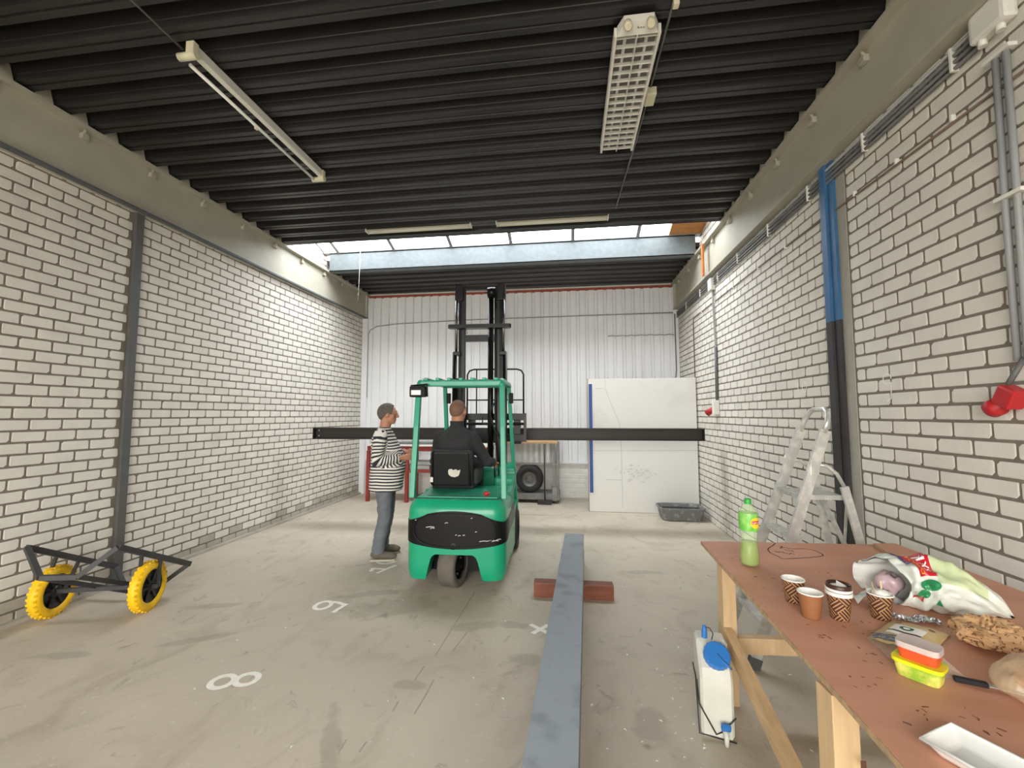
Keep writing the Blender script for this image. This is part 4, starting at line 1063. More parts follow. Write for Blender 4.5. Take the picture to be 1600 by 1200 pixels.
# flat kraft pouch with a white label
m_kraft2 = mat('pale_kraft_pouch', (216, 190, 138), 0.5, var=0.08, vscale=20)
m_foil = mat('silver_foil', (200, 202, 206), 0.22, metal=0.8, bump=0.4, bscale=60)
m_logo = mat('green_logo', (32, 92, 78), 0.5)
t = thing('snack_pouch', 'flat kraft snack pouch with a white label between the cups and the paper bag', 'pouch', (1.17, 1.68, TZ))
c00, c10, c11, c01 = V(1.00, 1.655, 0), V(1.12, 1.560, 0), V(1.30, 1.715, 0), V(1.175, 1.80, 0)
def pou(u, v, k=0.0):
    p = c00.lerp(c10, v).lerp(c01.lerp(c11, v), u); b = (math.sin(PI * u) * math.sin(PI * v)) ** .5
    return V(p.x, p.y, TZ + .004 + .024 * b + .003 * mnoise.noise(V(u * 5, v * 5, 1)) + k)
part('pouch_body', MB().grid(lambda u, v: pou(u, v), 20, 16), m_kraft2, t, fixn=False)
part('pouch_back', MB().grid(lambda u, v: (pou(u, v).x, pou(u, v).y, TZ + .002), 4, 4), m_kraft2, t, fixn=False)
part('window_film', MB().grid(lambda u, v: pou(.02 + u * .16, .05 + v * .9, .0015 + .004 * mnoise.noise(V(u * 9, v * 9, 2))), 12, 14, False), m_foil, t)
lb = part('white_label', MB().grid(lambda u, v: pou(.22 + u * .38, .22 + v * .55, .0015), 8, 8), m_wt, t)
part('brown_stripe', MB().grid(lambda u, v: pou(.30 + u * .04, .22 + v * .55, .0022), 3, 6), m_coffee, lb)
part('logo', disc(lambda x, y, k: pou(.47 + x, .48 + y, .0024), .07, .12), m_logo, lb)
part('logo_centre', disc(lambda x, y, k: pou(.47 + x, .48 + y, .0030), .035, .06), m_wt, lb)
for u, v in ((.72, .25), (.72, .80)): part('bean_print', disc(lambda x, y, k: pou(u + x, v + y, .0018), .03, .06), m_coffee, t)
fo = MB().grid(lambda u, v: (1.20 + .13 * u, 1.80 + .05 * v - .02 * u, TZ + .004 + .03 * abs(mnoise.noise(V(u * 7, v * 5, 3)))), 16, 8, False)
single('foil_scrap', fo, m_foil, 'crinkled silver foil scrap between the shopping bag and the kraft pouch', 'foil')
# torn paper sheet under the pouch
m_film2 = mat('clear_film', (206, 186, 168), 0.2, alpha=.45)
pp = MB().grid(lambda u, v: (1.0 + .14 * u - .02 * v, 1.66 - .15 * v - .03 * u, TZ + .003 + .006 * abs(mnoise.noise(V(u * 6, v * 6, 8)))), 12, 12, False)
single('clear_wrapper', pp, m_film2, 'crinkled clear wrapper beside the stacked food boxes', 'wrapper')
tri = MB().add([(1.03, 1.46, TZ + .002), (1.13, 1.43, TZ + .002), (1.10, 1.55, TZ + .05), (1.08, 1.52, TZ + .03)], [(0, 1, 3), (1, 2, 3), (0, 3, 2)])
single('clear_wrapper', tri, m_film2, 'folded clear film standing behind the stacked food boxes', 'wrapper')

# stacked food boxes
m_lime = mat('lime_yellow_lid', (232, 222, 30), 0.35, rgb2=(150, 214, 60), vscale=9, thresh=(.5, .6))
m_tubg = mat('green_yellow_food', (150, 190, 60), 0.4, rgb2=(226, 220, 110), vscale=28, thresh=(.4, .6))
m_orange2 = mat('orange_spread', (206, 84, 44), 0.35, var=.12, vscale=30)
m_clid = mat('frosted_clear_lid', (222, 206, 200), 0.25, alpha=.75)
def rbox(cx, cy, z0, z1, a, b, rot, flare=0.0):
    mb = MB(); n = 32; vs = []
    for z, s in ((z0, 1 - flare), (z0 + .003, 1 - flare * .9), (z1, 1.0)):
        for k in range(n):
            q = 2 * PI * k / n; cx_, sx_ = math.cos(q), math.sin(q)
            p = V(a * s * math.copysign(abs(cx_) ** .4, cx_), b * s * math.copysign(abs(sx_) ** .4, sx_), 0)
            p = Matrix.Rotation(rot, 3, 'Z') @ p; vs.append((cx + p.x, cy + p.y, z))
    fs = [(i * n + k, i * n + (k + 1) % n, (i + 1) * n + (k + 1) % n, (i + 1) * n + k) for i in range(2) for k in range(n)]
    fs += [tuple(range(n))[::-1], tuple(2 * n + k for k in range(n))]
    return mb.add(vs, fs)
bx, by, ro = 1.003, 1.437, -.86
t = thing('salad_box', 'green and yellow salad box with a lime lid, under the orange box', 'food box', (bx, by, TZ))
part('tub', rbox(bx, by, TZ + .001, TZ + .042, .053, .038, ro, .12), m_tubg, t)
part('lid', rbox(bx, by, TZ + .040, TZ + .050, .057, .042, ro), m_lime, t, label='lime yellow lid')
t = thing('spread_box', 'orange food box with a frosted lid, stacked on the salad box', 'food box', (bx, by, TZ + .050))
part('tub', rbox(bx + .005, by + .004, TZ + .0505, TZ + .080, .046, .033, ro, .08), m_orange2, t)
part('lid', rbox(bx + .005, by + .004, TZ + .080, TZ + .096, .049, .036, ro), m_clid, t, label='frosted clear lid')
# bread bag and knife at the table edge of the picture
m_bread = mat('bread_crust', (196, 124, 54), 0.6, rgb2=(150, 82, 30), vscale=16, thresh=(.4, .7))
m_bagk = mat('clear_bread_bag', (220, 196, 160), 0.2, alpha=.4, coat=.4)
t = thing('bread_bag', 'clear bag with a brown loaf lying at the table end near the white tray', 'bread', (1.27, 1.36, TZ))
bb = MB().ell((0, 0, 0), (.17, .085, .055), None, 40, 22)
bb.v = [tuple(Matrix.Rotation(.25, 3, 'Z') @ V(v[0], v[1], max(v[2] + .012 * mnoise.noise(Vector(v) * 25), -.050)) + V(1.285, 1.375, TZ + .052)) for v in bb.v]; bb.sm = [False] * len(bb.sm)
part('bag_film', bb, m_bagk, t)
part('loaf', MB().ell((1.31, 1.37, TZ + .045), (.12, .062, .040), None, 24, 14), m_bread, t)
t = thing('knife', 'knife with a black handle poking out beside the bread bag', 'knife', (1.12, 1.42, TZ))
part('handle', MB().bar((1.085, 1.432, TZ + .008), (1.15, 1.405, TZ + .010), .018, .013, bev=.004), m_ink, t)
part('blade', MB().bar((1.15, 1.405, TZ + .010), (1.235, 1.37, TZ + .006), .016, .002), m_galv, t)
# white foam tray
m_foam = mat('white_foam_tray', (228, 228, 224), 0.5, var=.03, vscale=20)
t = thing('foam_tray', 'empty white foam food tray near the table edge', 'tray', (.90, 1.02, TZ))
q0, ql, qw = V(.781, 1.130, 0), V(.483, -.875, 0).normalized(), V(.875, .483, 0).normalized()
def tray(u, v):
    x = u * .30; y = v * .125
    e = min(u * .30, (1 - u) * .30, v * .125, (1 - v) * .125); z = .028 * (1 - min(1, e / .022)) ** .8
    p = q0 + ql * x + qw * y; return (p.x, p.y, TZ + .003 + z)
part('tray', MB().grid(tray, 50, 28), m_foam, t, fixn=False)
rimp = [q0 + ql * (.30 * a) + qw * (.125 * b) + V(0, 0, TZ + .031) for a, b in ((0, 0), (.5, 0), (1, 0), (1, .5), (1, 1), (.5, 1), (0, 1), (0, .5))]
part('rim', MB().tube([(p.x, p.y, p.z) for p in rimp], .004, 6, closed=True), m_foam, t)

# ------------------------------------------------------------------ water container on the floor
m_hdpe = mat('milky_plastic', (212, 212, 200), 0.4, var=.05, vscale=10, sss=.0)
m_bluep = mat('blue_plastic', (50, 118, 190), 0.4)
t = thing('water_canister', 'milky white water canister with big blue screw cap on the floor by the table leg', 'canister', (.735, 2.45, 0), math.radians(-8))
hw, dp = .076, .115
prof = [(-dp, .012), (-dp, .29), (-dp + .02, .325), (-.005, .405), (.02, .415), (dp - .015, .415), (dp, .40), (dp, .012), (dp - .01, .002), (-dp + .01, .002)]
mb = MB(); n = len(prof)
for k, (x0_, ins) in enumerate(((-hw, .012), (-hw + .012, 0), (hw - .012, 0), (hw, .012))):
    cy, cz = 0.0, .21
    mb.v += [(x0_, y - math.copysign(ins, y - cy), z - math.copysign(ins, z - cz)) for y, z in prof]
for k in range(3):
    for i in range(n): mb.f.append((k * n + i, k * n + (i + 1) % n, (k + 1) * n + (i + 1) % n, (k + 1) * n + i)); mb.sm.append(False); mb.mi.append(0)
mb.f += [tuple(range(n)), tuple(3 * n + i for i in range(n))]; mb.sm += [False] * 2; mb.mi += [0] * 2
part('canister_body', mb, m_hdpe, t, world=False)
Mc = Matrix.Translation((0.012, -.057, .366)) @ Matrix.Rotation(.75, 4, 'X')
cap = MB()
ring = lambda r0, z: [((r0 + .0025 * (k % 2)) * math.cos(2 * PI * k / 36), (r0 + .0025 * (k % 2)) * math.sin(2 * PI * k / 36), z) for k in range(36)]
cap.X = Mc; vs = ring(.062, 0) + ring(.062, .026) + ring(.056, .032)
cap.add(vs, [(i * 36 + k, i * 36 + (k + 1) % 36, (i + 1) * 36 + (k + 1) % 36, (i + 1) * 36 + k) for i in range(2) for k in range(36)] + [tuple(72 + k for k in range(36)), tuple(range(36))[::-1]])
cp_ = part('screw_cap', cap, m_bluep, t, world=False, label='large blue screw cap')
st = MB(); st.X = Mc; st.tube([(0, 0, .034), (.02, -.03, .036), (.045, -.05, .034), (.058, -.055, .020)], .005, 6)
part('cap_strap', st, m_bluep, cp_, world=False)
part('vent', MB().lathe([(.014, .41), (.014, .445), (.009, .475), (.0, .478)], 14, Matrix.Translation((-.03, .03, 0)), cap=False), m_bluep, t, world=False, label='blue vent cap')
part('vent_loop', MB().tube([(-.03, .03, .47), (-.005, .02, .47), (.01, .015, .445), (.0, .0, .42)], .003, 6), m_dark, t, world=False)
tapo = part('tap_body', MB().tube([(.03, -.115, .055), (.03, -.145, .055), (.03, -.155, .04), (.03, -.155, .005)], [.014, .014, .012, .009], 10), m_hdpe, t, world=False)
part('tap_handle', MB().box((.03, -.148, .085), (.045, .022, .035), Matrix.Rotation(.5, 3, 'X'), .008), m_bluep, tapo, world=False, label='blue tap handle')
for pts in ([(-.082, -.02, .22), (-.084, -.118, .16), (-.01, -.122, .03), (.025, -.12, .05)], [(.025, -.12, .05), (.055, -.122, .09), (.082, -.118, .12)], [(-.084, .10, .24), (-.084, .0, .23), (-.086, -.118, .02), (.08, -.122, .006)]):
    part('carry_wire', MB().tube(pts, .004, 6), m_dark, t, world=False)
# ------------------------------------------------------------------ forklift (built in its own frame: x right, y forward, z up; origin under its tail)
m_grn = mat('green_truck_paint', (20, 152, 112), 0.35, var=0.05, vscale=5, coat=.25, local=True)
m_grn2 = mat('green_guard_paint', (36, 150, 118), 0.4, var=0.06, vscale=8, coat=.2, local=True)
m_blackp = mat('black_truck_panel', (15, 15, 16), 0.5, var=.1, vscale=8, local=True, spec=.25)
m_bandg = mat('dark_grey_side_band', (78, 82, 80), 0.5, var=.08, local=True)
m_mast = mat('black_mast_steel', (19, 19, 20), 0.35, metal=.3, var=.15, vscale=6, local=True)
m_chrome = mat('bright_cylinder_rod', (120, 120, 122), 0.25, metal=.9)
m_seat = mat('black_vinyl', (19, 19, 20), 0.55, var=.12, vscale=12, bump=.1, bscale=40, local=True)
m_foamw = mat('torn_foam', (206, 200, 188), 0.8, var=.1, vscale=20, local=True)
m_tyre = mat('grey_worn_tyre', (98, 92, 84), 0.8, var=.12, vscale=14, bump=.1, local=True)
m_tyreb = mat('black_tyre', (46, 44, 42), 0.8, var=.15, vscale=14, local=True)
m_lens = mat('lamp_lens', (214, 210, 204), 0.15, coat=.5)
m_scr = mat('white_scratch', (190, 190, 186), 0.7)
m_deckp = mat('grey_rubber_mat', (58, 60, 58), 0.8)
m_hose = mat('black_hose', (22, 22, 22), 0.5)
FK = thing('forklift', 'green three-wheel electric forklift with black mast, seen from its rear', 'forklift', (-1.031, 3.85, 0), math.radians(2.5))
def fp(name, mb, ms, parent=None, label=None, fixn=True): return part(name, mb, ms, parent or FK, world=False, label=label, fixn=fixn)
HW = .462
# plan path round the tail: left side -> rear -> right side
plan = []
RC = .13
for i in range(9): plan.append((-HW, .62 - (.62 - RC) * i / 8))
for i in range(1, 9):
    a = PI + (PI / 2) * i / 8; plan.append((-HW + RC + RC * math.cos(a), RC + RC * math.sin(a)))
for i in range(1, 40): plan.append((-HW + RC + (2 * HW - 2 * RC) * i / 40, -.018 * math.sin(PI * i / 40)))
for i in range(0, 9):
    a = 1.5 * PI + (PI / 2) * i / 8; plan.append((HW - RC + RC * math.cos(a), RC + RC * math.sin(a)))
for i in range(1, 9): plan.append((HW, RC + (.62 - RC) * i / 8))
PN = []
for i in range(len(plan)):
    p, q = plan[max(i - 1, 0)], plan[min(i + 1, len(plan) - 1)]; tx, ty = q[0] - p[0], q[1] - p[1]; L = math.hypot(tx, ty); PN.append((ty / L, -tx / L))
def inset(z):
    if z < .20: return .022 * ((.20 - z) / .10) ** 1.5
    if z > .70: return .060 * ((z - .70) / .12) ** 2
    return 0.0
def tail(zlo, zhi, off, rows, sel=None):
    mb = MB(); ids = [i for i in range(len(plan)) if sel is None or sel(*plan[i])]; vs = []
    for i in ids:
        (x, y), (nx, ny) = plan[i], PN[i]; a, b = zlo(x, y), zhi(x, y)
        for j in range(rows + 1):
            z = a + (b - a) * j / rows; k = off - inset(z); vs.append((x + nx * k, y + ny * k, z))
    fs = [(i * (rows + 1) + j, (i + 1) * (rows + 1) + j, (i + 1) * (rows + 1) + j + 1, i * (rows + 1) + j + 1) for i in range(len(ids) - 1) for j in range(rows)]
    mb.add(vs, fs, True); return mb
def arch(x, y):
    if y > .12: return .11
    a = abs(x + .005)
    if a > .262: return .11
    if a > .215: return .11 + (.30 - .11) * (.262 - a) / .047
    if a > .16: return .30 + .042 * (1 - ((a - .16) / .055) ** 2)
    return .342
ztopf = lambda x, y: .815
cw = fp('counterweight', tail(arch, ztopf, 0, 18), m_grn, fixn=False)
lip = MB(); pts = [(x, arch(x, -1)) for x in [i * .0125 - .275 for i in range(45)]]
lip.add([(x, .0, z) for x, z in pts] + [(x, .16, z) for x, z in pts], [(i, i + 1, 45 + i + 1, 45 + i) for i in range(44)], False)
fp('arch_lip', lip, m_grn, cw)
# black tail panel, lens shaped, wrapping to the sides
def bz_lo(x, y): return .392 + .050 * min(1, abs(x) / HW) ** 2 if y < .14 else .442
def bz_hi(x, y):
    a = min(1, abs(x) / HW)
    return (.728 - .030 * (a / .55) ** 2) if a < .55 else max(.628, .698 - .070 * ((a - .55) / .40) ** .8)
bp_ = fp('rear_panel', tail(bz_lo, lambda x, y: bz_hi(x, y) if y < .16 else .625, .006, 12, lambda x, y: y < .30), m_blackp, fixn=False, label='black lens-shaped tail panel')
ins = MB(); seam = []
for i in range(60):
    a = 2 * PI * i / 60; x = .375 * math.copysign(abs(math.cos(a)) ** .7, math.cos(a)); z = .558 + .148 * math.copysign(abs(math.sin(a)) ** .8, math.sin(a)); seam.append((x, -.012 - .018 * math.cos(x / HW * PI / 2) + .0, z))
fp('panel_seam', MB().tube(seam, .004, 6, closed=True), m_mast, bp_)
fp('tow_hole', MB().lathe([(.034, 0), (.030, .008), (.0, .004)], 20, Matrix.Translation((-.01, -.018, .42)) @ Matrix.Rotation(PI / 2, 4, 'X')), m_hose, bp_)
scr = MB(); r = random.Random(2)
for (x, z, w) in ((-.22, .585, .04), (-.20, .575, .02), (-.07, .625, .015), (.02, .52, .008), (.05, .515, .012), (.09, .52, .01), (.2, .55, .008), (.27, .47, .04), (.33, .475, .03), (.37, .47, .03), (.40, .48, .02), (.16, .67, .006), (-.36, .64, .006)):
    y0_ = -.0275 * math.cos(x / HW * PI / 2) - .0
    ribbon(scr, [(x - w, z - .004), (x, z + .003), (x + w, z)], .006, lambda x, z: (x, -.0105 - .018 * max(0, math.cos(x / HW * PI / 2)) if abs(x) < .33 else -.0105 + ((abs(x) - .33) ** 2) * 3.9, z))
fp('panel_scratches', scr, m_scr, bp_)
fp('wheel_well', MB().box2((-.30, .30, .10), (.30, .34, .50)).box2((-.30, .05, .36), (.30, .34, .50)).box2((-.31, .06, .12), (-.27, .34, .40)).box2((.27, .06, .12), (.31, .34, .40)), m_blackp)
# bonnet deck
dk = MB(); rim = [(x - nx * .06, y - ny * .06) for (x, y), (nx, ny) in zip(plan, PN)]
dk.prism(rim, .785, .815)
bn = fp('bonnet', dk, m_grn)
fp('bonnet_panel', MB().box2((-.385, .13, .815), (.375, .60, .828), .005), m_grn2, bn)
fp('bonnet_seam', MB().box2((-.40, .105, .814), (.39, .118, .8175)), m_blackp, bn)
fp('bonnet_seam', MB().box2((-.30, .155, .827), (.20, .165, .831)), m_blackp, bn)
eb = fp('stop_button', MB().lathe([(.018, .828), (.018, .84), (.032, .842), (.034, .856), (.024, .864), (0, .865)], 16, Matrix.Translation((.262, .20, 0)), cap=False), m_red, label='red stop button')
# side bodies
for s in (-1, 1):
    sb = fp('side_panel', MB().box2((s * (HW - .05), .60, .13), (s * HW, 1.12, .44), .012), m_grn)
    fp('side_band', MB().box2((s * (HW - .04), .30, .445), (s * (HW + .004), 1.02, .62), .008), m_bandg, sb, label='dark grey side band')
    fp('upper_side', MB().box2((s * (HW - .06), .60, .62), (s * (HW - .004), .98, .812), .02), m_grn2, sb)
    fd = MB(); q = []
    for i in range(13):
        a = PI * (.02 + .96 * i / 12); q.append((1.36 + .285 * math.cos(a), .235 + .285 * math.sin(a)))
    poly = [(1.075, .12)] + [(1.075, .50), (1.10, .54), (1.66, .54)] + [(1.66, .25)] + q
    fd.prism(poly, s * (HW - .20), s * (HW - .005), lambda a, b, c: (c, a, b)); fp('front_fender', fd, m_grn, label=None)
fp('floor_pan', MB().box2((-.42, .60, .10), (.42, 1.62, .40)), m_blackp); fp('floor_mat', MB().box2((-.40, .98, .40), (.40, 1.60, .415)), m_deckp)
fp('seat_box', MB().box2((-.42, .58, .40), (.42, .98, .80), .02), m_grn)
cowl = MB(); cowl.prism([(1.50, .40), (1.62, .40), (1.66, .98), (1.50, .92)], -.42, .42, lambda a, b, c: (c, a, b))
cw2 = fp('front_cowl', cowl, m_grn)
fp('dash_top', MB().box2((-.40, 1.42, .90), (.42, 1.55, .94), .01), m_grn2, cw2)
fp('side_cowl', MB().box2((.22, 1.12, .70), (.44, 1.52, .86), .02), m_grn)
fp('gauge', MB().lathe([(.03, 0), (.03, .02), (0, .02)], 14, Matrix.Translation((.17, 1.40, .955)) @ Matrix.Rotation(.9, 4, 'X')), m_lens, cw2)
for k in range(3):
    lv = fp('control_lever', MB().tube([(.20 + .05 * k, 1.30, .84), (.20 + .05 * k, 1.24, 1.0)], .008, 8), m_mast)
    fp('lever_knob', MB().ell((.20 + .05 * k, 1.235, 1.015), (.017, .017, .022), None, 12, 8), m_blackp, lv)
sc_ = fp('steering_column', MB().tube([(-.12, 1.55, .75), (-.12, 1.33, 1.02)], .028, 10), m_blackp)
Ms = Matrix.Translation((-.12, 1.31, 1.04)) @ Matrix.Rotation(.75, 4, 'X')
wl = [Ms @ V(.15 * math.cos(2 * PI * i / 28), .15 * math.sin(2 * PI * i / 28), 0) for i in range(28)]
sw = fp('steering_wheel', MB().tube(wl, .012, 8, closed=True), m_blackp)
for k in range(3): fp('spoke', MB().bar(Ms @ V(0, 0, 0), Ms @ V(.15 * math.cos(k * 2.094), .15 * math.sin(k * 2.094), 0), .02, .008), m_blackp, sw)
# seat
SX = -.15
st = fp('seat_base', MB().box2((SX - .22, .56, .828), (SX + .22, 1.02, .90), .02), m_seat)
fp('seat_cushion', MB().box2((SX - .23, .60, .89), (SX + .23, 1.10, .975), .035), m_seat)
bk = MB(); bk.X = Matrix.Translation((SX, .555, .86)) @ Matrix.Rotation(.10, 4, 'X'); bk.box((0, 0, .185), (.43, .10, .38), None, .04)
bo = fp('seat_backrest', bk, m_seat)
sh = MB(); sh.X = Matrix.Translation((SX, .50, .86)) @ Matrix.Rotation(.10, 4, 'X'); sh.box((0, .0, .18), (.37, .016, .33), None, .008); fp('back_shell', sh, m_blackp, bo)
rmn = MB(); rmn.X = Matrix.Translation((SX, .50, .86)) @ Matrix.Rotation(.10, 4, 'X'); rmn.tube([(-.20, .01, .01), (-.20, .0, .34), (-.18, 0, .368), (.18, 0, .368), (.20, 0, .34), (.20, .01, .01)], .012, 8); fp('back_piping', rmn, m_seat, bo)
tr = MB(); tr.X = Matrix.Translation((SX + .035, .4905, .86)) @ Matrix.Rotation(.10, 4, 'X')
tpnts = [(-.065, .155), (-.058, .125), (-.03, .105), (.01, .10), (.045, .115), (.058, .15), (.063, .178), (.04, .168), (.015, .182), (-.01, .172), (-.03, .185), (-.058, .178)]
tr.prism(tpnts, -.003, .004, lambda x, z, k: (x, k, z)); fp('torn_patch', tr, m_foamw, bo, label='torn patch of pale foam')
for s in (-1, 1):
    ar = fp('hip_bolster', MB().box2((SX + s * .225 - .03, .60, .86), (SX + s * .225 + .03, 1.0, 1.03), .02), m_seat)
lbm = MB(); lbm.X = Matrix.Translation((SX - .205, .488, .93)) @ Matrix.Rotation(.10, 4, 'X'); lbm.box((0, 0, 0), (.03, .004, .05)); fp('seat_label', lbm, m_paper, bo)
# overhead guard
G = -.035
for s in (-1, 1):
    top = (G + s * .425, .36, 1.90)
    gl = fp('guard_rear_leg', MB().bar((s * .445 - .015, .19, .80), top, .052, .060, up=(0, 1, 0), bev=.008), m_grn2)
    fp('guard_side_rail', MB().tube([(G + s * .425, .345, 1.875), (G + s * .42, .37, 1.925), (G + s * .415, .44, 1.945), (G + s * .40, 1.30, 1.965), (G + s * .40, 1.36, 1.94)], .030, 10), m_grn2)
    fp('guard_front_leg', MB().bar((G + s * .40, 1.34, 1.94), (s * .43, 1.60, .52), .045, .05, up=(0, 1, 0), bev=.006), m_grn2)
    fp('turn_lamp', MB().box((G + s * .395 + s * -.0 + (.045 if s < 0 else .035), 1.33, 1.80), (.05, .05, .13), None, .01), m_blackp)
fp('guard_rear_bar', MB().box2((G - .42, .34, 1.885), (G + .42, .40, 1.945), .012), m_grn2)
for k in range(7): fp('guard_slat', MB().box2((G - .36 + k * .12 - .02, .36, 1.945), (G - .36 + k * .12 + .02, 1.32, 1.975), .008), m_grn2)
fp('guard_front_bar', MB().box2((G - .42, 1.30, 1.93), (G + .42, 1.36, 1.98), .012), m_grn2)
wlp = fp('work_lamp', MB().box2((-.535, .27, 1.775), (-.375, .345, 1.885), .012), m_blackp)
fp('lamp_lens', MB().box2((-.515, .262, 1.795), (-.415, .272, 1.845), .006), m_lens, wlp); fp('lamp_bracket', MB().tube([(-.53, .30, 1.89), (-.36, .30, 1.905), (-.355, .29, 1.78)], .009, 6), m_blackp, wlp)
# wheels
def wheel(name, c, rad, wid, rot, mt, hub_side=1):
    Mw = Matrix.Translation(c) @ Matrix.Rotation(rot, 4, 'Z') @ Matrix.Rotation(PI / 2, 4, 'Y'); h = wid / 2
    o = fp(name, MB().lathe([(rad * .62, -h * .9), (rad * .70, -h), (rad * .92, -h), (rad, -h * .8), (rad, h * .8), (rad * .92, h), (rad * .70, h), (rad * .62, h * .9)], 36, Mw, cap=False), mt)
    hb = fp('hub', MB().lathe([(rad * .63, -h * .5), (rad * .63, h * .62), (rad * .58, h * .55), (rad * .3, h * .3), (rad * .26, h * .7), (0, h * .7)], 28, Mw, cap=False), m_blackp, o)
    fp('hub_back', MB().lathe([(rad * .63, -h * .5), (0, -h * .5)], 20, Mw, cap=False), m_blackp, o)
    for k in range(6): fp('wheel_bolt', MB().lathe([(.011, h * .35), (.011, h * .55), (0, h * .55)], 8, Mw @ Matrix.Translation((rad * .42 * math.cos(k * PI / 3), rad * .42 * math.sin(k * PI / 3), 0))), m_steel, hb)
wheel('rear_tyre', (-.045, .175, .197), .197, .165, -.22, m_tyre)
fp('rear_axle', MB().box2((-.20, .15, .15), (-.13, .28, .40), .015).box2((-.22, .12, .36), (.22, .30, .45), .01), m_blackp)
wheel('front_tyre', (HW - .07, 1.36, .230), .230, .175, 0, m_tyreb); wheel('front_tyre', (-HW + .07, 1.36, .230), .230, .175, PI, m_tyreb)
# mast
MX = -.05
for s in (-1, 1):
    fp('outer_rail', MB().box2((MX + s * .335, 1.66, .12), (MX + s * .285, 1.80, 2.08)).box2((MX + s * .335, 1.66, .12), (MX + s * .245, 1.685, 2.08)).box2((MX + s * .335, 1.775, .12), (MX + s * .245, 1.80, 2.08)), m_mast)
    fp('inner_rail', MB().box2((MX + s * .295, 1.69, 1.10), (MX + s * .255, 1.785, 3.33)).box2((MX + s * .295, 1.69, 1.10), (MX + s * .215, 1.71, 3.33)).box2((MX + s * .295, 1.765, 1.10), (MX + s * .215, 1.785, 3.33)), m_mast)
    tc_ = fp('side_cylinder', MB().tube([(MX + s * .335, 1.64, .40), (MX + s * .335, 1.64, 2.42)], .030, 12), m_mast)
    fp('cylinder_rod', MB().tube([(MX + s * .315, 1.645, 2.42), (MX + s * .315, 1.645, 3.20)], .018, 10), m_chrome, tc_)
    fp('rod_bracket', MB().box2((MX + s * .35, 1.61, 2.38), (MX + s * .26, 1.70, 2.43), .006), m_mast, tc_)
    fp('top_cap', MB().box2((MX + s * .335, 1.63, 3.12), (MX + s * .23, 1.78, 3.34), .01), m_mast)
fp('top_crossbar', MB().box2((MX - .30, 1.70, 3.28), (MX + .30, 1.76, 3.33)), m_mast)
cb = MB(); bar = [(MX - .42, 1.60), (MX - .40, 1.57), (MX + .40, 1.57), (MX + .42, 1.60), (MX + .40, 1.66), (MX + .30, 1.69), (MX - .30, 1.69), (MX - .40, 1.66)]
cb.prism(bar, 2.735, 2.785); fp('wide_crossbar', cb, m_mast)
fp('inner_crossbar', MB().box2((MX - .26, 1.70, 2.575), (MX + .26, 1.74, 2.665)), m_mast)
fp('lower_crossbar', MB().box2((MX - .30, 1.64, 1.98), (MX + .30, 1.68, 2.06)), m_mast); fp('lower_crossbar', MB().box2((MX - .30, 1.64, .60), (MX + .30, 1.68, .72)), m_mast)
lc = fp('lift_cylinder', MB().tube([(.085, 1.72, .30), (.085, 1.72, 3.20)], .038, 14), m_mast)
fp('chain_pulley', MB().tube([(.045, 1.72, 3.24), (.155, 1.72, 3.24)], .075, 18), m_mast, lc)
fp('lift_chain', MB().box2((.128, 1.765, 1.55), (.150, 1.785, 3.24)), m_mast); fp('lift_hose', MB().tube([(.155, 1.66, 3.24), (.160, 1.65, 2.2), (.165, 1.66, 1.3), (.20, 1.60, .95), (.25, 1.55, .80)], .013, 8), m_hose)
fp('lift_hose', MB().tube([(.14, 1.64, 1.75), (.10, 1.60, 1.60), (.16, 1.56, 1.40), (.30, 1.60, 1.20), (.30, 1.58, .95)], .012, 8), m_hose)
fp('carriage_hose', MB().tube([(-.05, 1.90, 1.56), (-.04, 1.84, 1.48), (.06, 1.82, 1.46), (.12, 1.80, 1.40), (.16, 1.78, 1.30)], .010, 8), m_hose)
# carriage and load rest (side-shifted to the right), forks
CX = .12
ca = fp('carriage_top_bar', MB().box2((CX - .43, 1.90, 1.525), (CX + .43, 1.96, 1.615), .006), m_mast); fp('carriage_bottom_bar', MB().box2((CX - .43, 1.90, 1.235), (CX + .43, 1.96, 1.335), .006), m_mast)
for s in (-1, 1): fp('carriage_side', MB().box2((CX + s * .43, 1.89, 1.235), (CX + s * .395, 1.96, 1.62)), m_mast)
fp('carriage_plate', MB().box2((MX - .20, 1.82, 1.22), (MX + .20, 1.90, 1.40), .006), m_mast); fp('shift_cylinder', MB().tube([(CX - .40, 1.885, 1.475), (CX + .40, 1.885, 1.475)], .018, 10), m_mast)
rk = [(CX - .39, 1.94, 1.60), (CX - .39, 1.94, 2.15), (CX - .36, 1.94, 2.205), (CX - .30, 1.94, 2.225), (CX + .30, 1.94, 2.225), (CX + .36, 1.94, 2.205), (CX + .39, 1.94, 2.15), (CX + .39, 1.94, 1.60)]
lr = fp('load_rest', MB().tube(rk, .012, 8), m_mast); fp('load_rest_bar', MB().tube([(CX - .39, 1.94, 1.80), (CX + .39, 1.94, 1.80)], .009, 8), m_mast, lr)
for x in (CX - .26, CX + .0): fp('load_rest_upright', MB().tube([(x, 1.94, 1.60), (x, 1.94, 2.225)], .009, 8), m_mast, lr)
for x in (CX - .33, CX + .30):
    fk = fp('fork', MB().box2((x - .05, 1.96, 1.20), (x + .05, 2.00, 1.60), .004).box2((x - .05, 1.96, 1.20), (x + .05, 2.98, 1.238), .004), m_mast)
fp('tilt_cylinder', MB().tube([(-.30, 1.20, .46), (-.30, 1.68, .70)], .03, 10), m_mast); fp('tilt_cylinder', MB().tube([(.25, 1.20, .46), (.25, 1.68, .70)], .03, 10), m_mast)
fp('mast_lamp', MB().box2((MX + .38, 1.86, 1.30), (MX + .40, 1.88, 1.52)), m_chrome)
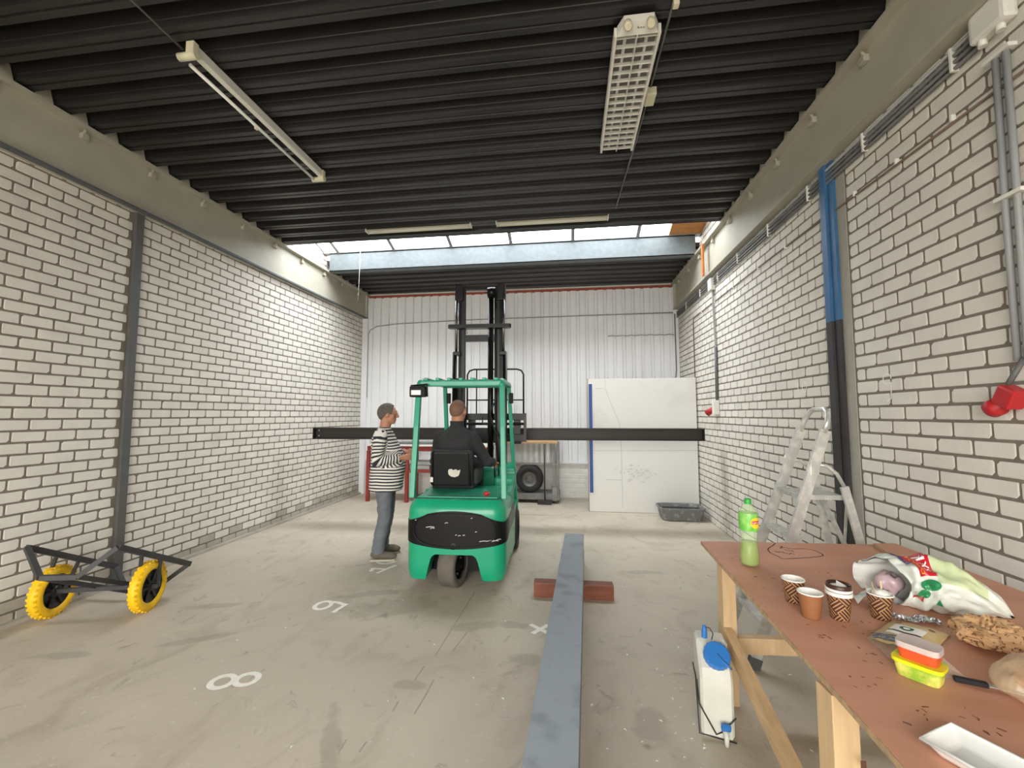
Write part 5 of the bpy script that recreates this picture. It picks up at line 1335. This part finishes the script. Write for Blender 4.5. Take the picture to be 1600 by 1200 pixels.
# ------------------------------------------------------------------ people
m_skin = mat('skin', (196, 148, 122), 0.5, var=.06, vscale=20, sss=.0, local=True)
m_skin2 = mat('tanned_skin', (178, 128, 102), 0.5, var=.06, vscale=20, local=True)
m_hairg = mat('short_grey_hair', (112, 106, 100), 0.8, rgb2=(70, 64, 60), vscale=90, bump=.5, bscale=140, local=True)
m_hairs = mat('shaved_hair', (120, 88, 72), 0.7, var=.08, vscale=60, local=True)
m_trou = mat('grey_jeans', (104, 108, 114), 0.85, var=.10, vscale=14, bump=.15, bscale=90, local=True)
m_shoe = mat('taupe_suede', (98, 92, 78), 0.8, var=.08, vscale=30, local=True)
m_sole = mat('pale_sole', (176, 168, 152), 0.8)
m_jack = mat('charcoal_fleece', (48, 48, 50), 0.9, var=.10, vscale=16, bump=.25, bscale=140, local=True)
m_dtr = mat('dark_work_trousers', (40, 41, 45), 0.85, var=.1, local=True)
m_boot = mat('black_boot', (30, 29, 28), 0.6)
m_glass = mat('spectacle_wire', (190, 182, 160), 0.3, metal=.8)

def stripes():
    m = bpy.data.materials.new('striped_jersey'); m.use_nodes = True; N = m.node_tree.nodes; K = m.node_tree.links; b = N['Principled BSDF']
    a = N.new('ShaderNodeAttribute'); a.attribute_name = 'stripe'
    fr = N.new('ShaderNodeMath'); fr.operation = 'FRACT'; K.new(a.outputs['Fac'], fr.inputs[0])
    rp = N.new('ShaderNodeValToRGB'); rp.color_ramp.elements[0].position = .50; rp.color_ramp.elements[1].position = .54
    rp.color_ramp.elements[0].color = srgb(222, 218, 210); rp.color_ramp.elements[1].color = srgb(44, 44, 54)
    K.new(fr.outputs[0], rp.inputs[0]); K.new(rp.outputs[0], b.inputs['Base Color']); b.inputs['Roughness'].default_value = .9
    return m
m_stripe = stripes()

def hand(mb, w, dirv, nrm, side, curl=.6, s=1.0):
    """palm and five fingers: w wrist, dirv along the palm, nrm out of the back of the hand, side = thumb direction"""
    w, f, n, sd = V(w), V(dirv).normalized(), V(nrm).normalized(), V(side).normalized()
    for k in range(4):
        o = (k - 1.5) * .019 * s
        mb.limb([w + f * .01, w + f * .045 * s - sd * o * .6, w + f * .088 * s - sd * o], [.017, .0145, .0115], 8)
    for k, L in enumerate((.070, .078, .073, .058)):
        o = (k - 1.5) * .0205 * s; p = w + f * .088 * s - sd * o; pts = [p]; d = f.copy(); a = curl * .55
        for j, seg in enumerate((.42, .33, .25)):
            d = (d * math.cos(a) - n * math.sin(a)).normalized() if True else d
            n2 = n; p = p + d * L * seg * s; pts.append(p); a = curl
        mb.limb(pts, [.0098, .0092, .0084, .0070], 8)
    p = w + f * .030 * s + sd * .022; d = (f * .75 + sd * .6 - n * .25).normalized()
    mb.limb([w + f * .012 + sd * .008, p, p + d * .034, p + d * .034 + (f * .9 - n * .5 + sd * .1).normalized() * .028], [.015, .0135, .0105, .0085], 8)

def head(mb, c, fwd, up, s=1.0):
    """c: centre of the cranium"""
    f, u = V(fwd).normalized(), V(up).normalized(); l = u.cross(f).normalized(); f = l.cross(u)
    R = Matrix((f, l, u)).transposed(); c = V(c); q = lambda x, y, z: c + R @ V(x * s, y * s, z * s)
    mb.ell(q(-.008, 0, .012), (.098 * s, .077 * s, .095 * s), R, 24, 16)
    mb.ell(q(.030, 0, -.035), (.062 * s, .060 * s, .085 * s), R, 20, 14)
    mb.ell(q(.052, 0, -.085), (.038 * s, .040 * s, .032 * s), R, 16, 10)
    mb.ell(q(.070, 0, .028), (.030 * s, .055 * s, .018 * s), R, 14, 8)          # brow
    mb.limb([q(.088, 0, .015), q(.104, 0, -.012), q(.112, 0, -.030)], [.009 * s, .012 * s, .013 * s], 8)   # nose
    for y in (-.013, .013): mb.ell(q(.100, y, -.036), (.011 * s, .010 * s, .009 * s), R, 10, 6)
    mb.ell(q(.086, 0, -.060), (.012 * s, .024 * s, .007 * s), R, 12, 6); mb.ell(q(.084, 0, -.070), (.012 * s, .021 * s, .007 * s), R, 12, 6)     # lips
    for y in (-1, 1):
        mb.ell(q(.050, y * .040, -.025), (.030 * s, .024 * s, .026 * s), R, 12, 8)   # cheek
        mb.ell(q(-.005, y * .079, -.012), (.018 * s, .009 * s, .032 * s), R @ Matrix.Rotation(.15 * y, 3, 'Z'), 12, 8)   # ear
        mb.ell(q(.082, y * .032, .004), (.010 * s, .013 * s, .009 * s), R, 10, 6)   # eyelid
    return R, q

def hair_cap(c, R, s, thick, zfront, zback, grow=1.0):
    """shell over the scalp: lower edge zfront at the forehead, zback at the nape"""
    mb = MB(); n, m_ = 40, 18; c = V(c); vs = []
    for layer in (thick, -.006):
        for j in range(m_ + 1):
            for i in range(n):
                ph = 2 * PI * i / n; cf = math.cos(ph)
                k = (cf + 1) / 2
                zl = zback + (zfront - zback) * min(1.0, k * 1.12) ** 1.5
                if .40 < k < .60: zl = max(zl, -.02)      # around the ears
                if .60 < k < .76: zl = min(zl, -.015)     # sideburns
                zl += .006 * mnoise.noise(V(cf * 9, math.sin(ph) * 9, 2))
                zl = max(-.98, min(.98, zl / .095)); th = (PI / 2 - math.asin(zl)) * j / m_
                e = layer * (1 + .25 * mnoise.noise(V(math.cos(ph) * 5, math.sin(ph) * 5, th * 6))) if layer > 0 else layer
                v = V((.098 * s + e) * math.sin(th) * math.cos(ph) - .008 * s, (.077 * s + e) * math.sin(th) * math.sin(ph), (.095 * s + e) * math.cos(th) + .012 * s)
                vs.append(c + R @ v)
    q = (m_ + 1) * n; fs = []
    for L in (0, q):
        fs += [(L + j * n + i, L + (j + 1) * n + i, L + (j + 1) * n + (i + 1) % n, L + j * n + (i + 1) % n) for j in range(m_) for i in range(n)]
    fs += [(m_ * n + i, m_ * n + (i + 1) % n, q + m_ * n + (i + 1) % n, q + m_ * n + i) for i in range(n)]
    return mb.add(vs, fs, True)

def wrinkle(me, amp, scale, seed=0.0):
    nr = [v.normal.copy() for v in me.vertices]; co = []
    for v, n_ in zip(me.vertices, nr):
        p = v.co * scale + V(seed, seed * 2, 0); p.z *= 1.7
        co += list(v.co + n_ * amp * (mnoise.noise(p) + .5 * mnoise.noise(p * 2.3)))
    me.vertices.foreach_set('co', co)
    me.update()

def torso_loft(mb, rings, n=28):
    """rings: (z, cx, rx, ry) closed stack"""
    vs = []
    for z, cx, rx, ry in rings:
        for k in range(n):
            a = 2 * PI * k / n; c, s = math.cos(a), math.sin(a); c = math.copysign(abs(c) ** .85, c); s = math.copysign(abs(s) ** .85, s)
            vs.append((cx + rx * c, ry * s, z))
    fs = [(i * n + k, i * n + (k + 1) % n, (i + 1) * n + (k + 1) % n, (i + 1) * n + k) for i in range(len(rings) - 1) for k in range(n)]
    fs += [tuple(range(n))[::-1], tuple((len(rings) - 1) * n + k for k in range(n))]
    return mb.add(vs, fs, True)

def shoe(mb, c, fwd, L=.285):
    c, f = V(c), V(fwd).normalized(); l = V(0, 0, 1).cross(f); R = Matrix((f, l, V(0, 0, 1))).transposed(); q = lambda x, y, z: c + R @ V(x, y, z)
    mb.ell(q(-.055, 0, .055), (.078, .040, .050), R, 16, 10); mb.ell(q(.04, 0, .045), (.105, .046, .040), R, 16, 10); mb.ell(q(.105, 0, .036), (.055, .046, .030), R, 16, 10)
    mb.limb([q(-.055, 0, .06), q(-.06, 0, .115)], [.046, .048], 12)
    return R, q

# ---- standing man in the striped jersey: local x forward, y to his left
PA = thing('person', 'grey-haired man standing in a striped jersey, grey trousers and taupe shoes beside the forklift', 'person', (-2.075, 4.72, 0), math.radians(14))
def mesh_part(name, me, ms, parent): return link(name, me, ms, parent)
RS, RE, RWr = V(-.035, -.195, 1.375), V(-.065, -.255, 1.085), V(.185, -.150, 1.115)
LS, LE, LWr = V(-.035, .195, 1.375), V(.0, .265, 1.10), V(.205, .085, 1.165)
HC = V(.005, 0, 1.612)
b = MB()
torso_loft(b, [(.80, -.01, .10, .14), (.92, -.01, .135, .165), (1.05, .02, .165, .165), (1.2, .0, .14, .165), (1.33, -.03, .11, .165), (1.40, -.035, .07, .11), (1.43, -.03, .05, .06)])
b.limb([(-.040, 0, 1.38), (-.022, 0, 1.46), (-.012, 0, 1.55)], [.072, .064, .063])
Rh, qh = head(b, HC, V(1, .16, -.02), V(.04, 0, 1), 1.04)
for S_, E_, W_ in ((RS, RE, RWr), (LS, LE, LWr)): b.limb([S_, S_.lerp(E_, .5), E_, E_.lerp(W_, .45), W_], [.050, .045, .038, .035, .027])
hand(b, RWr, (.9, .30, .12), (.15, -.75, .6), (.2, .5, .8), .75); hand(b, LWr, (.93, -.20, .05), (.1, .75, .6), (.1, -.5, .85), .75)
for s in (-1, 1): b.limb([(-.01, s * .085, .86), (.005, s * .095, .66), (.015, s * .10, .47), (-.02, s * .115, .28), (-.045, s * .125, .09)], [.085, .075, .055, .055, .040])
body = fuse(b, .006, 2, .5, 'body'); bo_ = mesh_part('body', body, m_skin2, PA)
part('hair', hair_cap(HC, Rh, 1.04, .011, .072, -.078), m_hairg, PA, world=False, label='short grey hair')
gl = MB()
for y in (-1, 1):
    gl.tube([qh(.112 + .0, y * .033 + .021 * math.cos(a), .004 + .017 * math.sin(a)) for a in [2 * PI * k / 16 for k in range(16)]], .0016, 5, closed=True)
    gl.tube([qh(.110, y * .054, .008), qh(.05, y * .078, .010), qh(-.01, y * .086, .006)], .0016, 5)
gl.tube([qh(.113, -.012, .006), qh(.113, .012, .006)], .0016, 5)
part('glasses', gl, m_glass, PA, world=False, label='thin metal glasses')
sh_ = MB()
torso_loft(sh_, [(.745, .0, .178, .186), (.78, .0, .186, .192), (.90, .01, .190, .198), (1.03, .025, .196, .200), (1.15, .012, .178, .198), (1.28, -.02, .150, .195), (1.36, -.035, .120, .180), (1.42, -.035, .085, .130), (1.455, -.025, .066, .078)])
for S_, E_, W_ in ((RS, RE, RWr), (LS, LE, LWr)):
    sh_.limb([S_ + V(0, 0, -.005), S_.lerp(E_, .35), S_.lerp(E_, .75), E_, E_.lerp(W_, .35), E_.lerp(W_, .72)], [.074, .070, .064, .064, .056, .046], 14)
    d_ = (W_ - E_).normalized(); sh_.tube([E_.lerp(W_, .70), E_.lerp(W_, .90)], [.047, .042], 14)
shirt = fuse(sh_, .008, 3, .5, 'shirt'); wrinkle(shirt, .007, 9, 3.1)
at = shirt.attributes.new('stripe', 'FLOAT', 'POINT')
ARMS = []
for (S_, E_, W_) in ((RS, RE, RWr), (LS, LE, LWr)):
    n1, n2 = 14, 12; L1 = (E_ - S_).length; L2 = (W_ - E_).length
    ARMS.append([(S_.lerp(E_, k / n1), L1 * k / n1) for k in range(n1)] + [(E_.lerp(W_, k / n2), L1 + L2 * k / n2) for k in range(n2 + 1)])
vals = []
for v in shirt.vertices:
    p = v.co.copy(); nz_ = .010 * mnoise.noise(p * 7)
    arm = ARMS[0] if p.y < 0 else ARMS[1]; ws = 0.0; ss = 0.0; dm = 9
    for (q, s_) in arm:
        d2 = (p - q).length_squared; w = 1 / (d2 ** 1.35 + 1e-9); ws += w; ss += w * s_; dm = min(dm, d2)
    sa = ss / ws; dm = dm ** .5
    torso_d = math.hypot((p.x - .01) / .19, p.y / .195)
    is_arm = (dm < .088 and torso_d > .92 and sa > .03) or (dm < .066 and sa > .34)
    vals.append(((sa if is_arm else 1.38 - p.z) + nz_) / .0335)
at.data.foreach_set('value', vals)
mesh_part('striped_shirt', shirt, m_stripe, PA)['label'] = 'black and white striped jersey'
tr_ = MB()
torso_loft(tr_, [(.74, -.01, .125, .165), (.84, -.01, .145, .175), (.95, .0, .15, .175)])
for s in (-1, 1):
    tr_.limb([(-.005, s * .088, .82), (.005, s * .095, .66), (.01, s * .10, .47), (-.025, s * .112, .28), (-.045, s * .122, .15)], [.098, .090, .076, .072, .068], 16)
    tr_.tube([(-.042, s * .122, .16), (-.048, s * .124, .075)], [.070, .072], 16)
trm = fuse(tr_, .009, 3, .5, 'trousers'); wrinkle(trm, .008, 11, 1.3); mesh_part('trousers', trm, m_trou, PA)['label'] = 'grey trousers'
for s in (-1, 1):
    q_ = MB(); shoe(q_, (.0, s * .128, .012), (1, s * .02, 0)); me = fuse(q_, .007, 3, .5, 'shoe')
    so = mesh_part('shoe', me, m_shoe, PA)
    sl = MB(); pts = [(-.135, 0), (-.125, .032), (-.06, .038), (.03, .042), (.09, .046), (.135, .036), (.155, .0), (.135, -.036), (.09, -.046), (.03, -.042), (-.06, -.038), (-.125, -.032)]
    sl.prism([(x, y + s * .128) for x, y in pts], .0, .020); part('sole', sl, m_sole, so, world=False)

# ---- driver, seated; built in the forklift's frame
PB = thing('person', 'driver with shaved head in a charcoal jacket, seated on the forklift with his back turned', 'person', (-1.031, 3.85, 0), math.radians(2.5))
b = MB(); D = -.15
RS, RE, RWr = V(D + .175, .738, 1.345), V(D + .315, .86, 1.075), V(.21, 1.135, 1.045)
LS, LE, LWr = V(D - .175, .738, 1.345), V(D - .265, .86, 1.085), V(-.235, 1.17, 1.09)
HC = V(D + .005, .775, 1.642)
def loft2(mb, rings, n=28):
    vs = []
    for z, cy, rx, ry in rings:
        for k in range(n):
            a = 2 * PI * k / n; c, s = math.cos(a), math.sin(a); c = math.copysign(abs(c) ** .82, c); s = math.copysign(abs(s) ** .85, s)
            vs.append((D + rx * c, cy + ry * s, z))
    fs = [(i * n + k, i * n + (k + 1) % n, (i + 1) * n + (k + 1) % n, (i + 1) * n + k) for i in range(len(rings) - 1) for k in range(n)]
    return mb.add(vs, fs + [tuple(range(n))[::-1], tuple((len(rings) - 1) * n + k for k in range(n))], True)
loft2(b, [(.985, .76, .15, .11), (1.1, .745, .155, .11), (1.25, .74, .165, .105), (1.34, .735, .15, .09), (1.41, .735, .07, .06)])
b.limb([(D, .735, 1.38), (D, .75, 1.48), (D, .765, 1.56)], [.070, .066, .068])
Rh, qh = head(b, HC, V(.28, 1, -.06), V(0, .05, 1), 1.10)
for S_, E_, W_ in ((RS, RE, RWr), (LS, LE, LWr)): b.limb([S_, S_.lerp(E_, .5), E_, E_.lerp(W_, .45), W_], [.050, .046, .040, .036, .027])
hand(b, RWr, (.15, .95, -.15), (.35, .1, .9), (-.9, .2, .3), .8); hand(b, LWr, (.5, .8, .05), (-.6, .2, .75), (.6, .1, .75), .9)
for s in (-1, 1): b.limb([(D + s * .09, .80, 1.03), (D + s * .12, 1.0, 1.035), (D + s * .15, 1.20, 1.02), (D + s * .14, 1.28, .75), (D + s * .13, 1.30, .50)], [.085, .075, .060, .055, .042])
body = fuse(b, .006, 2, .5, 'body'); mesh_part('body', body, m_skin2, PB)
part('hair', hair_cap(HC, Rh, 1.10, .0025, .060, -.070), m_hairs, PB, world=False, label='closely shaved hair')
jk = MB()
loft2(jk, [(.985, .755, .185, .145), (1.06, .75, .190, .145), (1.18, .738, .192, .138), (1.28, .733, .205, .132), (1.36, .735, .205, .112), (1.42, .738, .140, .090), (1.47, .745, .078, .074), (1.50, .75, .072, .070)])
for S_, E_, W_ in ((RS, RE, RWr), (LS, LE, LWr)):
    jk.limb([S_, S_.lerp(E_, .4), E_, E_.lerp(W_, .4), E_.lerp(W_, .75)], [.080, .072, .065, .056, .048], 14); jk.tube([E_.lerp(W_, .7), E_.lerp(W_, .93)], [.049, .042], 14)
jm = fuse(jk, .008, 3, .5, 'jacket'); wrinkle(jm, .008, 9, 5.2); mesh_part('jacket', jm, m_jack, PB)['label'] = 'charcoal fleece jacket'
col = MB(); n = 28
part('collar', MB().grid(lambda u, v: (D + (.072 + .006 * v) * math.cos(2 * PI * u), .752 + (.070 + .006 * v) * math.sin(2 * PI * u), 1.475 + .055 * v), 28, 4), m_jack, PB, world=False)
dt = MB(); loft2(dt, [(.98, .80, .165, .13), (1.06, .79, .175, .14)])
for s in (-1, 1): dt.limb([(D + s * .09, .80, 1.035), (D + s * .12, 1.0, 1.04), (D + s * .15, 1.20, 1.025), (D + s * .14, 1.28, .76), (D + s * .13, 1.30, .52)], [.095, .090, .080, .072, .068], 14)
dm = fuse(dt, .010, 3, .5, 'trousers'); mesh_part('trousers', dm, m_dtr, PB)
for s in (-1, 1):
    q_ = MB(); shoe(q_, (D + s * .13, 1.34, .418), (0, 1, 0)); mesh_part('boot', fuse(q_, .008, 3, .5, 'boot'), m_boot, PB)
